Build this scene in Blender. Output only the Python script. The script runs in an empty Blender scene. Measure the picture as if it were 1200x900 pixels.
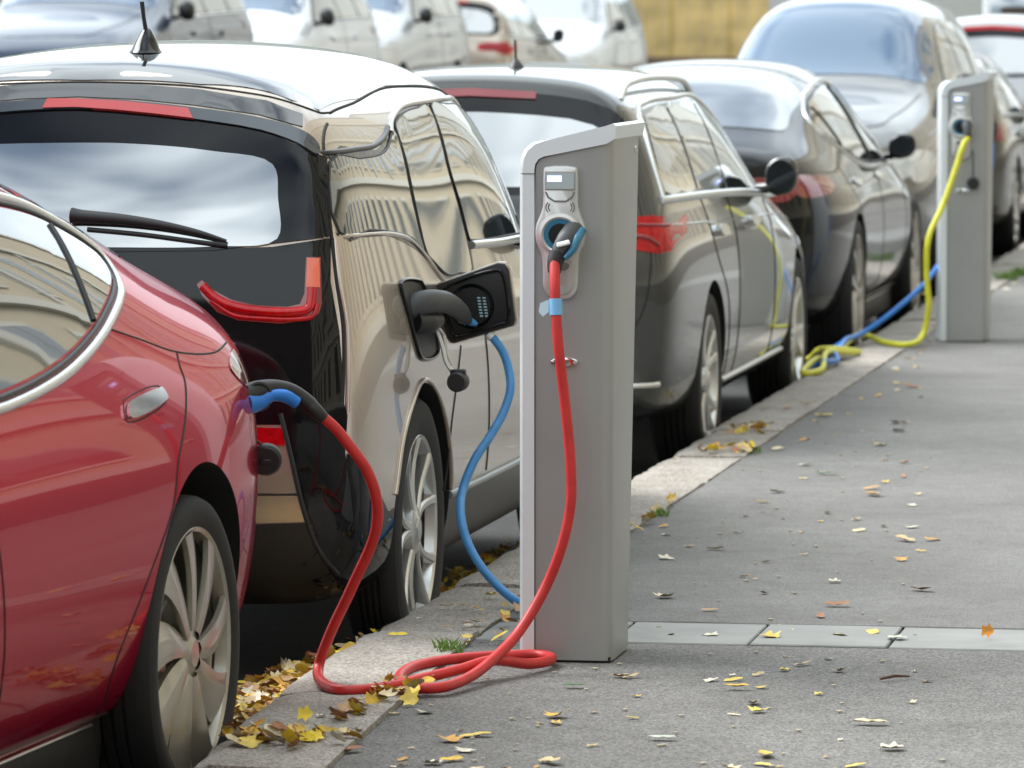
import bpy, bmesh, math, random
import numpy as np
from mathutils import Vector, Matrix
from mathutils.bvhtree import BVHTree
from mathutils.geometry import delaunay_2d_cdt
random.seed(7)
R = math.radians
S = bpy.context.scene
COL = S.collection
ROAD = -0.15          # road level; the pavement top is z = 0

# ------------------------------------------------------------------ materials
MAT = {}
def mat(name, col, rough=.5, metal=0., coat=0., spec=.5, emis=None, estr=0., bump=None, noise=None, flake=0.):
    if name in MAT: return MAT[name]
    m = bpy.data.materials.new(name); m.use_nodes = True
    nt = m.node_tree; b = nt.nodes['Principled BSDF']
    b.inputs['Base Color'].default_value = (*col, 1); b.inputs['Roughness'].default_value = rough
    b.inputs['Metallic'].default_value = metal; b.inputs['Coat Weight'].default_value = coat
    b.inputs['Coat Roughness'].default_value = .03
    b.inputs['Specular IOR Level'].default_value = spec
    if emis: b.inputs['Emission Color'].default_value = (*emis, 1); b.inputs['Emission Strength'].default_value = estr
    tc = nt.nodes.new('ShaderNodeTexCoord')
    if noise:   # (scale, amount of darkening, amount of lightening)
        n = nt.nodes.new('ShaderNodeTexNoise'); n.inputs['Scale'].default_value = noise[0]; n.inputs['Detail'].default_value = 6
        nt.links.new(tc.outputs['Object'], n.inputs['Vector'])
        cr = nt.nodes.new('ShaderNodeValToRGB')
        cr.color_ramp.elements[0].position = .3; cr.color_ramp.elements[1].position = .7
        cr.color_ramp.elements[0].color = (*[c*(1-noise[1]) for c in col], 1)
        cr.color_ramp.elements[1].color = (*[min(1, c*(1+noise[2])) for c in col], 1)
        nt.links.new(n.outputs['Fac'], cr.inputs['Fac']); nt.links.new(cr.outputs['Color'], b.inputs['Base Color'])
    if bump:    # (scale, strength, distance)
        n = nt.nodes.new('ShaderNodeTexNoise'); n.inputs['Scale'].default_value = bump[0]; n.inputs['Detail'].default_value = 4
        nt.links.new(tc.outputs['Object'], n.inputs['Vector'])
        bp = nt.nodes.new('ShaderNodeBump'); bp.inputs['Strength'].default_value = bump[1]; bp.inputs['Distance'].default_value = bump[2]
        nt.links.new(n.outputs['Fac'], bp.inputs['Height']); nt.links.new(bp.outputs['Normal'], b.inputs['Normal'])
    MAT[name] = m
    return m
def paint(name, col, metal=.35, rough=.35):
    m = mat(name, col, rough, metal, 1.0, .3); m.node_tree.nodes['Principled BSDF'].inputs['Coat IOR'].default_value = 1.42; return m
M_GLASS = mat('tinted_glass', (.012, .016, .016), .02, 0, 1.0, .8)
M_REARG = mat('rear_glass', (.02, .03, .03), .02, .0, 1.0, 1.0)
M_REARG.node_tree.nodes['Principled BSDF'].inputs['IOR'].default_value = 2.6
M_BLACKP = mat('black_plastic', (.012, .012, .013), .45, bump=(400, .1, .001))
M_BLACKG = mat('black_gloss', (.004, .004, .005), .05, 0, 0, .35)
M_RUBBER = mat('rubber', (.012, .012, .013), .75, noise=(60, .3, .6), bump=(150, .2, .002))
M_ROOFG = mat('black_roof', (.01, .01, .011), .06, 0, 1.0, 1.0)
M_SEAM = mat('panel_gap', (.006, .006, .006), .7)
M_CHROME = mat('chrome', (.75, .76, .77), .12, 1.0)
M_SATIN = mat('satin_chrome', (.72, .73, .72), .28, 1.0)
M_LINER = mat('arch_liner', (.01, .01, .01), .9)
M_RED = mat('red_lens', (.50, .003, .006), .15, 0, .3, .3, noise=(60, .35, .1))
M_DRED = mat('dark_red_lens', (.22, .008, .012), .08, 0, 1.0)
M_ORANGE = mat('orange_lens', (.70, .12, .05), .15, 0, .5)
M_CLEAR = mat('clear_lens', (.65, .68, .7), .08, .2, 1.0)
M_DISC = mat('brake_metal', (.2, .2, .2), .4, .9)

# ------------------------------------------------------------------ object helpers
def link(o, parent=None):
    COL.objects.link(o)
    if parent is not None: o.parent = parent
    return o
def mesh_obj(name, verts, faces, m, parent=None, smooth=None):
    me = bpy.data.meshes.new(name); me.from_pydata([tuple(v) for v in verts], [], faces); me.update()
    for mm in (m if isinstance(m, (list, tuple)) else [m]): me.materials.append(mm)
    if smooth is not None: smooth_mesh(me, smooth)
    return link(bpy.data.objects.new(name, me), parent)
def smooth_mesh(me, ang=35):
    me.polygons.foreach_set('use_smooth', [True]*len(me.polygons)); me.set_sharp_from_angle(angle=R(ang)); me.update()
def bm_obj(name, bm, m, parent=None, smooth=None):
    me = bpy.data.meshes.new(name); bm.normal_update(); bm.to_mesh(me); bm.free()
    for mm in (m if isinstance(m, (list, tuple)) else [m]): me.materials.append(mm)
    if smooth is not None: smooth_mesh(me, smooth)
    return link(bpy.data.objects.new(name, me), parent)
def thing(name, label, cat, loc=(0, 0, 0), rz=0, group=None):
    o = bpy.data.objects.new(name, None); COL.objects.link(o); o.location = loc; o.rotation_euler = (0, 0, rz)
    o['label'] = label; o['category'] = cat
    if group: o['group'] = group
    return o
def tag(o, label, cat, group=None):
    o['label'] = label; o['category'] = cat
    if group: o['group'] = group
    return o
def kind(o, k): o['kind'] = k; return o
def dup(o, parent=None):
    c = o.copy(); COL.objects.link(c)
    if parent is not None: c.parent = parent
    for ch in list(o.children): dup(ch, c)
    return c

def add_box(bm, x0, x1, y0, y1, z0, z1, bev=0, seg=2, M=None):
    r = bmesh.ops.create_cube(bm, size=1)
    vs = r['verts']
    for v in vs: v.co = Vector(((x0+x1)/2+v.co.x*(x1-x0), (y0+y1)/2+v.co.y*(y1-y0), (z0+z1)/2+v.co.z*(z1-z0)))
    if M is not None: bmesh.ops.transform(bm, matrix=M, verts=vs)
    if bev:
        es = list({e for v in vs for e in v.link_edges})
        bmesh.ops.bevel(bm, geom=es, offset=bev, segments=seg, affect='EDGES', profile=.5)
def add_prism(bm, pts, y0, y1, axis='y', bev=0):
    """closed 2d outline pts extruded along an axis"""
    def P(a, b, t):
        return Vector((a, t, b)) if axis == 'y' else (Vector((t, a, b)) if axis == 'x' else Vector((a, b, t)))
    v0 = [bm.verts.new(P(a, b, y0)) for a, b in pts]; v1 = [bm.verts.new(P(a, b, y1)) for a, b in pts]
    n = len(pts); fs = [bm.faces.new(v0), bm.faces.new(v1[::-1])]
    for i in range(n): fs.append(bm.faces.new((v0[i], v1[i], v1[(i+1) % n], v0[(i+1) % n])))
    bmesh.ops.recalc_face_normals(bm, faces=fs)
    if bev:
        es = [e for e in set(fs[0].edges) | set(fs[1].edges)]
        bmesh.ops.bevel(bm, geom=es, offset=bev, segments=2, affect='EDGES', profile=.5)
def add_lathe(bm, prof, seg=48, axis='x', c=(0, 0, 0), close=False):
    rings = []
    for k in range(seg):
        a = 2*math.pi*k/seg; ca, sa = math.cos(a), math.sin(a)
        ring = []
        for (r, t) in prof:
            p = (t, r*ca, r*sa) if axis == 'x' else ((r*ca, t, r*sa) if axis == 'y' else (r*ca, r*sa, t))
            ring.append(bm.verts.new((p[0]+c[0], p[1]+c[1], p[2]+c[2])))
        rings.append(ring)
    fs = []
    n = len(prof)
    for k in range(seg):
        a, b = rings[k], rings[(k+1) % seg]
        for i in range(n if close else n-1):
            j = (i+1) % n
            fs.append(bm.faces.new((a[i], a[j], b[j], b[i])))
    bmesh.ops.recalc_face_normals(bm, faces=fs)
def catmull(pts, n=8, closed=False):
    pts = [Vector(p) for p in pts]; out = []; N = len(pts)
    for i in range(N if closed else N-1):
        if closed: p0, p1, p2, p3 = pts[i-1], pts[i], pts[(i+1) % N], pts[(i+2) % N]
        else: p0, p1, p2, p3 = pts[max(i-1, 0)], pts[i], pts[i+1], pts[min(i+2, N-1)]
        # centripetal
        t0 = 0; t1 = t0+max(1e-6, (p1-p0).length**.5); t2 = t1+max(1e-6, (p2-p1).length**.5); t3 = t2+max(1e-6, (p3-p2).length**.5)
        for k in range(n):
            t = t1+(t2-t1)*k/n
            if (p1-p0).length < 1e-6: t0 = t1-(t2-t1); q0 = p1-(p2-p1)
            else: q0 = p0
            if (p3-p2).length < 1e-6: t3 = t2+(t2-t1); q3 = p2+(p2-p1)
            else: q3 = p3
            A1 = q0*((t1-t)/(t1-t0))+p1*((t-t0)/(t1-t0)); A2 = p1*((t2-t)/(t2-t1))+p2*((t-t1)/(t2-t1)); A3 = p2*((t3-t)/(t3-t2))+q3*((t-t2)/(t3-t2))
            B1 = A1*((t2-t)/(t2-t0))+A2*((t-t0)/(t2-t0)); B2 = A2*((t3-t)/(t3-t1))+A3*((t-t1)/(t3-t1))
            out.append(B1*((t2-t)/(t2-t1))+B2*((t-t1)/(t2-t1)))
    if not closed: out.append(pts[-1].copy())
    return out
def add_tube(bm, path, r, seg=10, cap=True, squash=None):
    path = [Vector(p) for p in path]; n = len(path)
    rs = r if isinstance(r, (list, tuple)) else [r]*n
    up = None; rings = []
    for i in range(n):
        t = (path[min(i+1, n-1)]-path[max(i-1, 0)])
        if t.length < 1e-9: t = Vector((0, 0, 1))
        t.normalize()
        if up is None: up = t.orthogonal().normalized()
        up = (up-t*up.dot(t)); up = up.normalized() if up.length > 1e-6 else t.orthogonal().normalized()
        s = t.cross(up)
        rings.append([bm.verts.new(path[i]+(up*math.cos(2*math.pi*k/seg)+s*math.sin(2*math.pi*k/seg))*rs[i]) for k in range(seg)])
    for i in range(n-1):
        for k in range(seg):
            bm.faces.new((rings[i][k], rings[i+1][k], rings[i+1][(k+1) % seg], rings[i][(k+1) % seg]))
    if cap:
        bm.faces.new(rings[0]); bm.faces.new(rings[-1][::-1])
def tube_obj(name, path, r, m, parent=None, seg=12, res=10):
    bm = bmesh.new()
    p = catmull(path, res)
    rr = r
    if isinstance(r, (list, tuple)):
        rr = [r[min(int(i/res), len(r)-1)]*(1-(i/res) % 1)+r[min(int(i/res)+1, len(r)-1)]*((i/res) % 1) for i in range(len(p))]
    add_tube(bm, p, rr, seg)
    bmesh.ops.recalc_face_normals(bm, faces=bm.faces[:])
    return bm_obj(name, bm, m, parent, 50)

# ------------------------------------------------------------------ car bodies
def body_mesh(st, level=3, bulge=(.05, .05)):
    """st: stations tail to nose: (y, [(w, z, dy?)...six side rows from floor to roof rail], roof centre z, roof dy?)"""
    bm = bmesh.new(); cache = {}
    def V(x, y, z):
        k = (round(x, 5), round(y, 5), round(z, 5))
        if k not in cache: cache[k] = bm.verts.new((x, y, z))
        return cache[k]
    def row(s, j):
        y, rows = s[0], s[1]; q = rows[j]; return (q[0], y+(q[2] if len(q) > 2 else 0), q[1])
    def roof(s, k):   # k 1 = mid, 2 = centre
        w, yy, z = row(s, 5); zc = s[2]; dy = s[3] if len(s) > 3 else (yy-s[0])
        return (w*.55, (yy*.25+(s[0]+dy)*.75), z+(zc-z)*.8) if k == 1 else (0, s[0]+dy, zc)
    def floor(s, k):
        w, yy, z = row(s, 0); return (w*.5, yy, z) if k == 1 else (0, yy, z)
    def quad(a, b, c, d):
        for sg in (1, -1):
            p = [(q[0]*sg, q[1], q[2]) for q in (a, b, c, d)]
            vs = []
            for q in p:
                v = V(*q)
                if v not in vs: vs.append(v)
            if len(vs) < 3: continue
            if sg < 0: vs = vs[::-1]
            try: bm.faces.new(vs)
            except ValueError: pass
    for i in range(len(st)-1):
        a, b = st[i], st[i+1]
        for j in range(5): quad(row(a, j), row(b, j), row(b, j+1), row(a, j+1))
        quad(row(a, 5), row(b, 5), roof(b, 1), roof(a, 1)); quad(roof(a, 1), roof(b, 1), roof(b, 2), roof(a, 2))
        quad(floor(a, 2), floor(b, 2), floor(b, 1), floor(a, 1)); quad(floor(a, 1), floor(b, 1), row(b, 0), row(a, 0))
    for s, sg, bu in ((st[0], -1, bulge[0]), (st[-1], 1, bulge[1])):
        def cap(j, k):
            w, yy, z = row(s, j)
            if j == 0: return floor(s, k)
            if j == 5: return roof(s, k)
            cz = z+(roof(s, k)[2]-row(s, 5)[2])*(j/5)
            return (w*.5 if k == 1 else 0, yy+sg*bu*(.75 if k == 1 else 1), cz)
        for j in range(5):
            q = (row(s, j), row(s, j+1), cap(j+1, 1), cap(j, 1)); q2 = (cap(j, 1), cap(j+1, 1), cap(j+1, 2), cap(j, 2))
            quad(*q); quad(*q2)
    bmesh.ops.recalc_face_normals(bm, faces=bm.faces[:])
    me = bpy.data.meshes.new('cage'); bm.to_mesh(me); bm.free()
    o = bpy.data.objects.new('cage', me); COL.objects.link(o)
    md = o.modifiers.new('s', 'SUBSURF'); md.levels = level; md.render_levels = level
    dg = bpy.context.evaluated_depsgraph_get(); dg.update()
    out = bpy.data.meshes.new_from_object(o.evaluated_get(dg))
    bpy.data.objects.remove(o); bpy.data.meshes.remove(me)
    return out
def bool_cut(me, cutters, mats):
    """cutters: list of meshes; returns mesh with them cut out"""
    o = bpy.data.objects.new('b', me); COL.objects.link(o); cs = []
    for c in cutters:
        co = bpy.data.objects.new('c', c); COL.objects.link(co); cs.append(co)
        md = o.modifiers.new('b', 'BOOLEAN'); md.operation = 'DIFFERENCE'; md.object = co; md.solver = 'EXACT'; md.material_mode = 'TRANSFER'
    dg = bpy.context.evaluated_depsgraph_get(); dg.update()
    out = bpy.data.meshes.new_from_object(o.evaluated_get(dg))
    for c in cs: bpy.data.objects.remove(c)
    bpy.data.objects.remove(o)
    return out
def cyl_mesh(y, z, r, x0, x1, m, seg=64, ry=1.0):
    bm = bmesh.new(); add_lathe(bm, [(0.0001, x0), (r, x0), (r, x1), (0.0001, x1)], seg, 'x')
    bmesh.ops.remove_doubles(bm, verts=bm.verts[:], dist=.001)
    for v in bm.verts: v.co.y = v.co.y*ry+y; v.co.z += z
    bmesh.ops.recalc_face_normals(bm, faces=bm.faces[:])
    me = bpy.data.meshes.new('cyl'); bm.to_mesh(me); bm.free(); me.materials.append(m); return me

class Car:
    def __init__(s, name, label, cat, loc, rz, stations, pm, level=3, bulge=(.05, .05), arches=(), group=None, archx=.55):
        s.root = thing(name, label, cat, loc, rz, group)
        me = body_mesh(stations, level, bulge); me.materials.clear(); me.materials.append(pm)
        vs = [v.co.copy() for v in me.vertices]; ps = [tuple(p.vertices) for p in me.polygons]
        s.bvh = BVHTree.FromPolygons(vs, ps); s.pm = pm
        s.vn = [v.normal.copy() for v in me.vertices]; s.vs = vs; s.ps = ps
        cut = []
        for (y, z, r, ry) in arches:
            for sg in (1, -1):
                cut.append(cyl_mesh(y, z, r, sg*archx, sg*1.3, M_LINER, ry=ry))
        if cut: me = bool_cut(me, cut, None)
        smooth_mesh(me, 40)
        if not len(me.materials): me.materials.append(pm)
        s.body = link(bpy.data.objects.new('body', me), s.root)
    def nrm(s, fi, p):
        f = s.ps[fi]; n = Vector((0, 0, 0)); 
        for i in f:
            d = (s.vs[i]-p).length; n += s.vn[i]/(d+.002)
        return n.normalized()
    def cast(s, d, a, b):
        """d: 'R','L' (a=y,b=z) 'T'ail,'N'ose (a=x,b=z) 'U'p (a=x,b=y)"""
        if d == 'R': o, v = Vector((3, a, b)), Vector((-1, 0, 0))
        elif d == 'L': o, v = Vector((-3, a, b)), Vector((1, 0, 0))
        elif d == 'T': o, v = Vector((a, -4, b)), Vector((0, 1, 0))
        elif d == 'N': o, v = Vector((a, 8, b)), Vector((0, -1, 0))
        else: o, v = Vector((a, b, 4)), Vector((0, 0, -1))
        h = s.bvh.ray_cast(o, v)
        if h[0] is None:
            h = s.bvh.find_nearest(o+v*(2.2 if d in 'RL' else (3.2 if d == 'T' else (4.5 if d == 'N' else 2.6))))
            return h[0], s.nrm(h[2], h[0])
        return h[0], s.nrm(h[2], h[0])
    def panel(s, name, d, poly, m, off=.003, thick=.012, parent=None, smooth=6, grid=.04, closed_spline=True, only=None):
        sides = d if len(d) > 1 and d != 'RL' else d
        out = None
        for dd in d:
            pts = [Vector((p[0], p[1], 0)) for p in poly]
            if smooth: pts = catmull(pts, smooth, True)
            # densify
            dn = []
            for i, p in enumerate(pts):
                q = pts[(i+1) % len(pts)]; k = max(1, int((q-p).length/grid))
                for t in range(k): dn.append(p.lerp(q, t/k))
            b2 = [Vector((p.x, p.y)) for p in dn]; nb = len(b2)
            xs = [p.x for p in b2]; ys = [p.y for p in b2]
            inner = []
            x = min(xs)+grid/2
            while x < max(xs):
                y = min(ys)+grid/2
                while y < max(ys):
                    if inside(x, y, b2) and mind(x, y, b2) > grid*.45: inner.append(Vector((x, y)))
                    y += grid
                x += grid
            r = delaunay_2d_cdt(b2+inner, [], [list(range(nb))], 1, 1e-5)
            V2, F = r[0], r[2]
            P = []; 
            for v in V2:
                p, n = s.cast(dd, v.x, v.y)
                P.append((p, n))
            top = [p+n*off for p, n in P]; bot = [p-n*thick for p, n in P]
            cnt = {}
            for f in F:
                for i in range(len(f)):
                    e = (f[i], f[(i+1) % len(f)]); cnt[e] = 1
            faces = [tuple(f) for f in F]
            n0 = len(top)
            bd = [e for e in cnt if (e[1], e[0]) not in cnt]
            allv = top+bot
            for a, b in bd: faces.append((a, a+n0, b+n0, b))
            me = bpy.data.meshes.new(name); me.from_pydata([tuple(v) for v in allv], [], faces); me.validate()
            bm = bmesh.new(); bm.from_mesh(me); bmesh.ops.delete(bm, geom=[v for v in bm.verts if not v.link_faces], context='VERTS')
            bmesh.ops.recalc_face_normals(bm, faces=bm.faces[:])
            # make sure top faces outwards
            c = sum((bm.faces[:][k].normal.dot(P[0][1]) for k in range(min(1, len(bm.faces)))), 0)
            mid = len(F)//2
            bm.faces.ensure_lookup_table()
            acc = Vector((0, 0, 0))
            for f in bm.faces[:len(F)]: acc += f.normal*f.calc_area()
            an = Vector((0, 0, 0))
            for p, n in P: an += n
            if acc.dot(an) < 0: bmesh.ops.reverse_faces(bm, faces=bm.faces[:])
            bm.to_mesh(me); bm.free(); me.materials.append(m); smooth_mesh(me, 40)
            out = link(bpy.data.objects.new(name, me), parent or s.root)
        return out
    def line(s, name, d, pts, r, m, parent=None, off=0., res=6, closed=False, seg=8):
        o = None
        for dd in d:
            p2 = catmull([Vector((a, b, 0)) for a, b in pts], res, closed)
            if closed: p2.append(p2[0].copy())
            P = []
            for q in p2:
                p, n = s.cast(dd, q.x, q.y); P.append(p+n*off)
            bm = bmesh.new(); add_tube(bm, P, r, seg); bmesh.ops.recalc_face_normals(bm, faces=bm.faces[:])
            o = bm_obj(name, bm, m, parent or s.root, 60)
        return o
def inside(x, y, poly):
    c = False; n = len(poly); j = n-1
    for i in range(n):
        a, b = poly[i], poly[j]
        if (a.y > y) != (b.y > y) and x < (b.x-a.x)*(y-a.y)/(b.y-a.y)+a.x: c = not c
        j = i
    return c
def mind(x, y, poly):
    m = 9; n = len(poly); p = Vector((x, y))
    for i in range(n):
        a, b = poly[i], poly[(i+1) % n]; ab = b-a; t = max(0, min(1, (p-a).dot(ab)/max(1e-9, ab.dot(ab))))
        m = min(m, (p-a-ab*t).length)
    return m
def arc(cy, cz, r, a0, a1, n=16, ry=1.0):
    return [(cy+math.cos(R(a0+(a1-a0)*i/n))*r*ry, cz+math.sin(R(a0+(a1-a0)*i/n))*r) for i in range(n+1)]
# ------------------------------------------------------------------ wheels
M_ALLOY = mat('alloy_silver', (.62, .62, .6), .3, .85, .4)
M_ALLOYG = mat('alloy_greige', (.40, .375, .32), .33, .6, .5, noise=(9, .12, .1))
M_ALLOYB = mat('alloy_black', (.02, .02, .02), .25, .3, .6)
def spokes_mesh(style, Rr):
    bm = bmesh.new()
    def slab(front, thick):   # front: grid of points rows x 2 -> closed slab
        n = len(front); f = [[bm.verts.new(p) for p in r] for r in front]; b = [[bm.verts.new(Vector(p)+Vector((-thick, 0, 0))) for p in r] for r in front]
        m = len(front[0]); fs = []
        for i in range(n-1):
            for j in range(m-1):
                fs.append(bm.faces.new((f[i][j], f[i+1][j], f[i+1][j+1], f[i][j+1]))); fs.append(bm.faces.new((b[i][j], b[i][j+1], b[i+1][j+1], b[i+1][j])))
            fs.append(bm.faces.new((f[i][0], b[i][0], b[i+1][0], f[i+1][0]))); fs.append(bm.faces.new((f[i][m-1], f[i+1][m-1], b[i+1][m-1], b[i][m-1])))
        bmesh.ops.recalc_face_normals(bm, faces=fs)
    def pol(r, a, x): return Vector((x, r*math.sin(a), r*math.cos(a)))
    if style == 'turbine':
        for k in range(9):
            a0 = 2*math.pi*k/9; rows = []
            for i in range(9):
                t = i/8; r = .05+(Rr*.955-.05)*t
                ac = a0-.16*t*t
                ha = (.030+.066*t**.8*(1.12 if k % 2 else .88))/r*.5*1.15
                xl = -.008+.004*math.sin(t*3.1); xr = -.014-.010*t
                rows.append([pol(r, ac-ha, xl), pol(r, ac-ha*.3, xl*.8+xr*.2+.004), pol(r, ac+ha*.4, xl*.45+xr*.55+.003), pol(r, ac+ha, xr)])
            slab(rows, .012)
    else:
        ns = 5; thick = .03
        for k in range(ns):
            a0 = 2*math.pi*(k+.1)/ns
            for sg in (-1, 1):
                rows = []
                for i in range(7):
                    t = i/6; r = .045+(Rr*.965-.045)*t
                    ac = a0+sg*(.10+(.13 if style == 'double' else .20)*t)
                    hw = (.017 if style == 'double' else .012)*(1.1-.25*t)+.004*max(0, t-.85)*10
                    x = -.012-.02*math.sin(min(1, t*1.0)*3.1)*.5+(.008*t)
                    rows.append([pol(r, ac-hw/r, x-.006), pol(r, ac-hw*.6/r, x), pol(r, ac+hw*.6/r, x), pol(r, ac+hw/r, x-.006)])
                slab(rows, thick)
    add_lathe(bm, [(.0001, -.004), (.028, -.004), (.036, -.010), (.062, -.014), (.066, -.05), (.0001, -.05)], 32, 'x')
    add_lathe(bm, [(Rr*.93, -.035), (Rr*.955, -.010), (Rr*.985, -.004), (Rr*1.0, -.008), (Rr*1.0, -.03), (Rr*.96, -.05)], 72, 'x', close=True)
    me = bpy.data.meshes.new('rim'); bm.to_mesh(me); bm.free(); smooth_mesh(me, 30); return me
def tyre_mesh(Rt, Rr, w):
    bm = bmesh.new(); h = Rt-Rr
    prof = [(Rr*.97, -.03), (Rr*.985, -.006), (Rr+h*.15, .0), (Rr+h*.45, .003), (Rr+h*.72, .001), (Rr+h*.86, -.004), (Rr+h*.97, -.018), (Rt, -.034)]
    ng = 4
    for g in range(ng):
        x = -.034-(w-.068)*(g+1)/(ng+1)
        prof += [(Rt, x+.0045), (Rt-.007, x+.0035), (Rt-.007, x-.0035), (Rt, x-.0045)]
    prof += [(Rt, -w+.034), (Rr+h*.97, -w+.018), (Rr+h*.6, -w), (Rr*.97, -w+.02)]
    add_lathe(bm, prof, 96, 'x', close=True)
    me = bpy.data.meshes.new('tyre'); bm.to_mesh(me); bm.free(); smooth_mesh(me, 30); return me
def hubmesh(Rr, w):
    bm = bmesh.new()
    add_lathe(bm, [(Rr*.97, -.03), (Rr*.93, -.05), (Rr*.91, -w*.55), (Rr*.95, -w+.02)], 64, 'x')
    add_lathe(bm, [(.0001, -.075), (Rr*.62, -.075), (Rr*.62, -.1), (.0001, -.1)], 48, 'x')
    n0 = len(bm.faces); add_lathe(bm, [(.0001, -w*.8), (Rr*.90, -w*.8)], 48, 'x'); add_lathe(bm, [(.0001, -.115), (Rr*.86, -.115)], 48, 'x')
    bm.faces.ensure_lookup_table()
    for f in bm.faces[n0:]: f.material_index = 1
    me = bpy.data.meshes.new('wheel'); bm.to_mesh(me); bm.free(); smooth_mesh(me, 30); return me
def tread_mat():
    if 'tyre_tread' in MAT: return MAT['tyre_tread']
    m = mat('tyre_tread', (.012, .012, .013), .75)
    nt = m.node_tree; b = nt.nodes['Principled BSDF']; tc = nt.nodes.new('ShaderNodeTexCoord')
    # sipes: angle round the axle
    sx = nt.nodes.new('ShaderNodeSeparateXYZ'); nt.links.new(tc.outputs['Object'], sx.inputs[0])
    at = nt.nodes.new('ShaderNodeMath'); at.operation = 'ARCTAN2'; nt.links.new(sx.outputs['Y'], at.inputs[0]); nt.links.new(sx.outputs['Z'], at.inputs[1])
    mx = nt.nodes.new('ShaderNodeMath'); mx.operation = 'MULTIPLY_ADD'; nt.links.new(sx.outputs['X'], mx.inputs[0]); mx.inputs[1].default_value = 120; nt.links.new(at.outputs[0], mx.inputs[2])
    ml = nt.nodes.new('ShaderNodeMath'); ml.operation = 'MULTIPLY'; nt.links.new(at.outputs[0], ml.inputs[0]); ml.inputs[1].default_value = 78
    sn = nt.nodes.new('ShaderNodeMath'); sn.operation = 'SINE'; nt.links.new(ml.outputs[0], sn.inputs[0])
    gt = nt.nodes.new('ShaderNodeMath'); gt.operation = 'GREATER_THAN'; nt.links.new(sn.outputs[0], gt.inputs[0]); gt.inputs[1].default_value = .8
    bp = nt.nodes.new('ShaderNodeBump'); bp.invert = True; bp.inputs['Strength'].default_value = .8; bp.inputs['Distance'].default_value = .006
    nt.links.new(gt.outputs[0], bp.inputs['Height']); nt.links.new(bp.outputs['Normal'], b.inputs['Normal'])
    return m
WC = {}
def wheels(car, half, ys, zc, Rt, Rr, w, style, mrim, mspoke=None, inset=0):
    key = (Rt, Rr, w, style, mrim.name)
    if key not in WC:
        a, t, r = hubmesh(Rr, w), tyre_mesh(Rt, Rr, w), spokes_mesh(style, Rr)
        a.materials.append(M_ALLOYB if style != 'turbine' else mrim); a.materials.append(M_LINER); t.materials.append(tread_mat()); r.materials.append(mrim)
        WC[key] = (a, t, r)
    a, t, r = WC[key]; k = 0
    for y in ys:
        for sg in (1, -1):
            o = link(bpy.data.objects.new('wheel', a), car.root); o.location = (sg*half, y, zc)
            rot = (.35+.9*k)
            o.rotation_euler = (rot, 0, 0) if sg > 0 else (rot, 0, math.pi)
            link(bpy.data.objects.new('tyre', t), o); link(bpy.data.objects.new('rim', r), o); k += 1

# ------------------------------------------------------------------ body shapes (local: y forward from the rear axle, x right, z up from the road)
SALOON = [
 (-1.02, [(.48, .33), (.58, .42), (.62, .62), (.60, .80), (.56, .955), (.48, 1.01)], 1.045),
 (-.96, [(.60, .27), (.72, .34), (.76, .60), (.76, .80), (.71, .965), (.56, 1.045)], 1.08),
 (-.72, [(.72, .22), (.85, .30), (.89, .58), (.89, .79), (.84, .955), (.66, 1.085)], 1.14),
 (-.40, [(.76, .20), (.895, .28), (.955, .56), (.95, .79), (.875, .94), (.65, 1.16)], 1.235),
 (.0, [(.78, .20), (.91, .28), (.975, .55), (.965, .78), (.89, .93), (.65, 1.28)], 1.36),
 (.45, [(.78, .20), (.91, .28), (.970, .55), (.955, .78), (.895, .93), (.63, 1.365)], 1.44),
 (.95, [(.78, .20), (.91, .28), (.960, .50), (.950, .76), (.895, .92), (.62, 1.40)], 1.47),
 (1.5, [(.78, .20), (.91, .28), (.960, .50), (.950, .76), (.895, .92), (.61, 1.39)], 1.465),
 (1.95, [(.78, .20), (.91, .28), (.960, .50), (.950, .76), (.89, .92), (.61, 1.33)], 1.41),
 (2.35, [(.78, .20), (.91, .28), (.960, .52), (.950, .75), (.88, .91), (.63, 1.18)], 1.25),
 (2.75, [(.78, .20), (.91, .28), (.965, .55), (.945, .74), (.85, .89), (.64, .98)], 1.04),
 (3.2, [(.76, .20), (.90, .28), (.955, .55), (.92, .72), (.80, .84), (.55, .91)], .95),
 (3.65, [(.70, .22), (.84, .32), (.90, .52), (.86, .66), (.72, .77), (.5, .83)], .86),
 (3.86, [(.55, .26), (.66, .34), (.72, .50), (.70, .60), (.60, .69), (.42, .73)], .75)]
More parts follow.
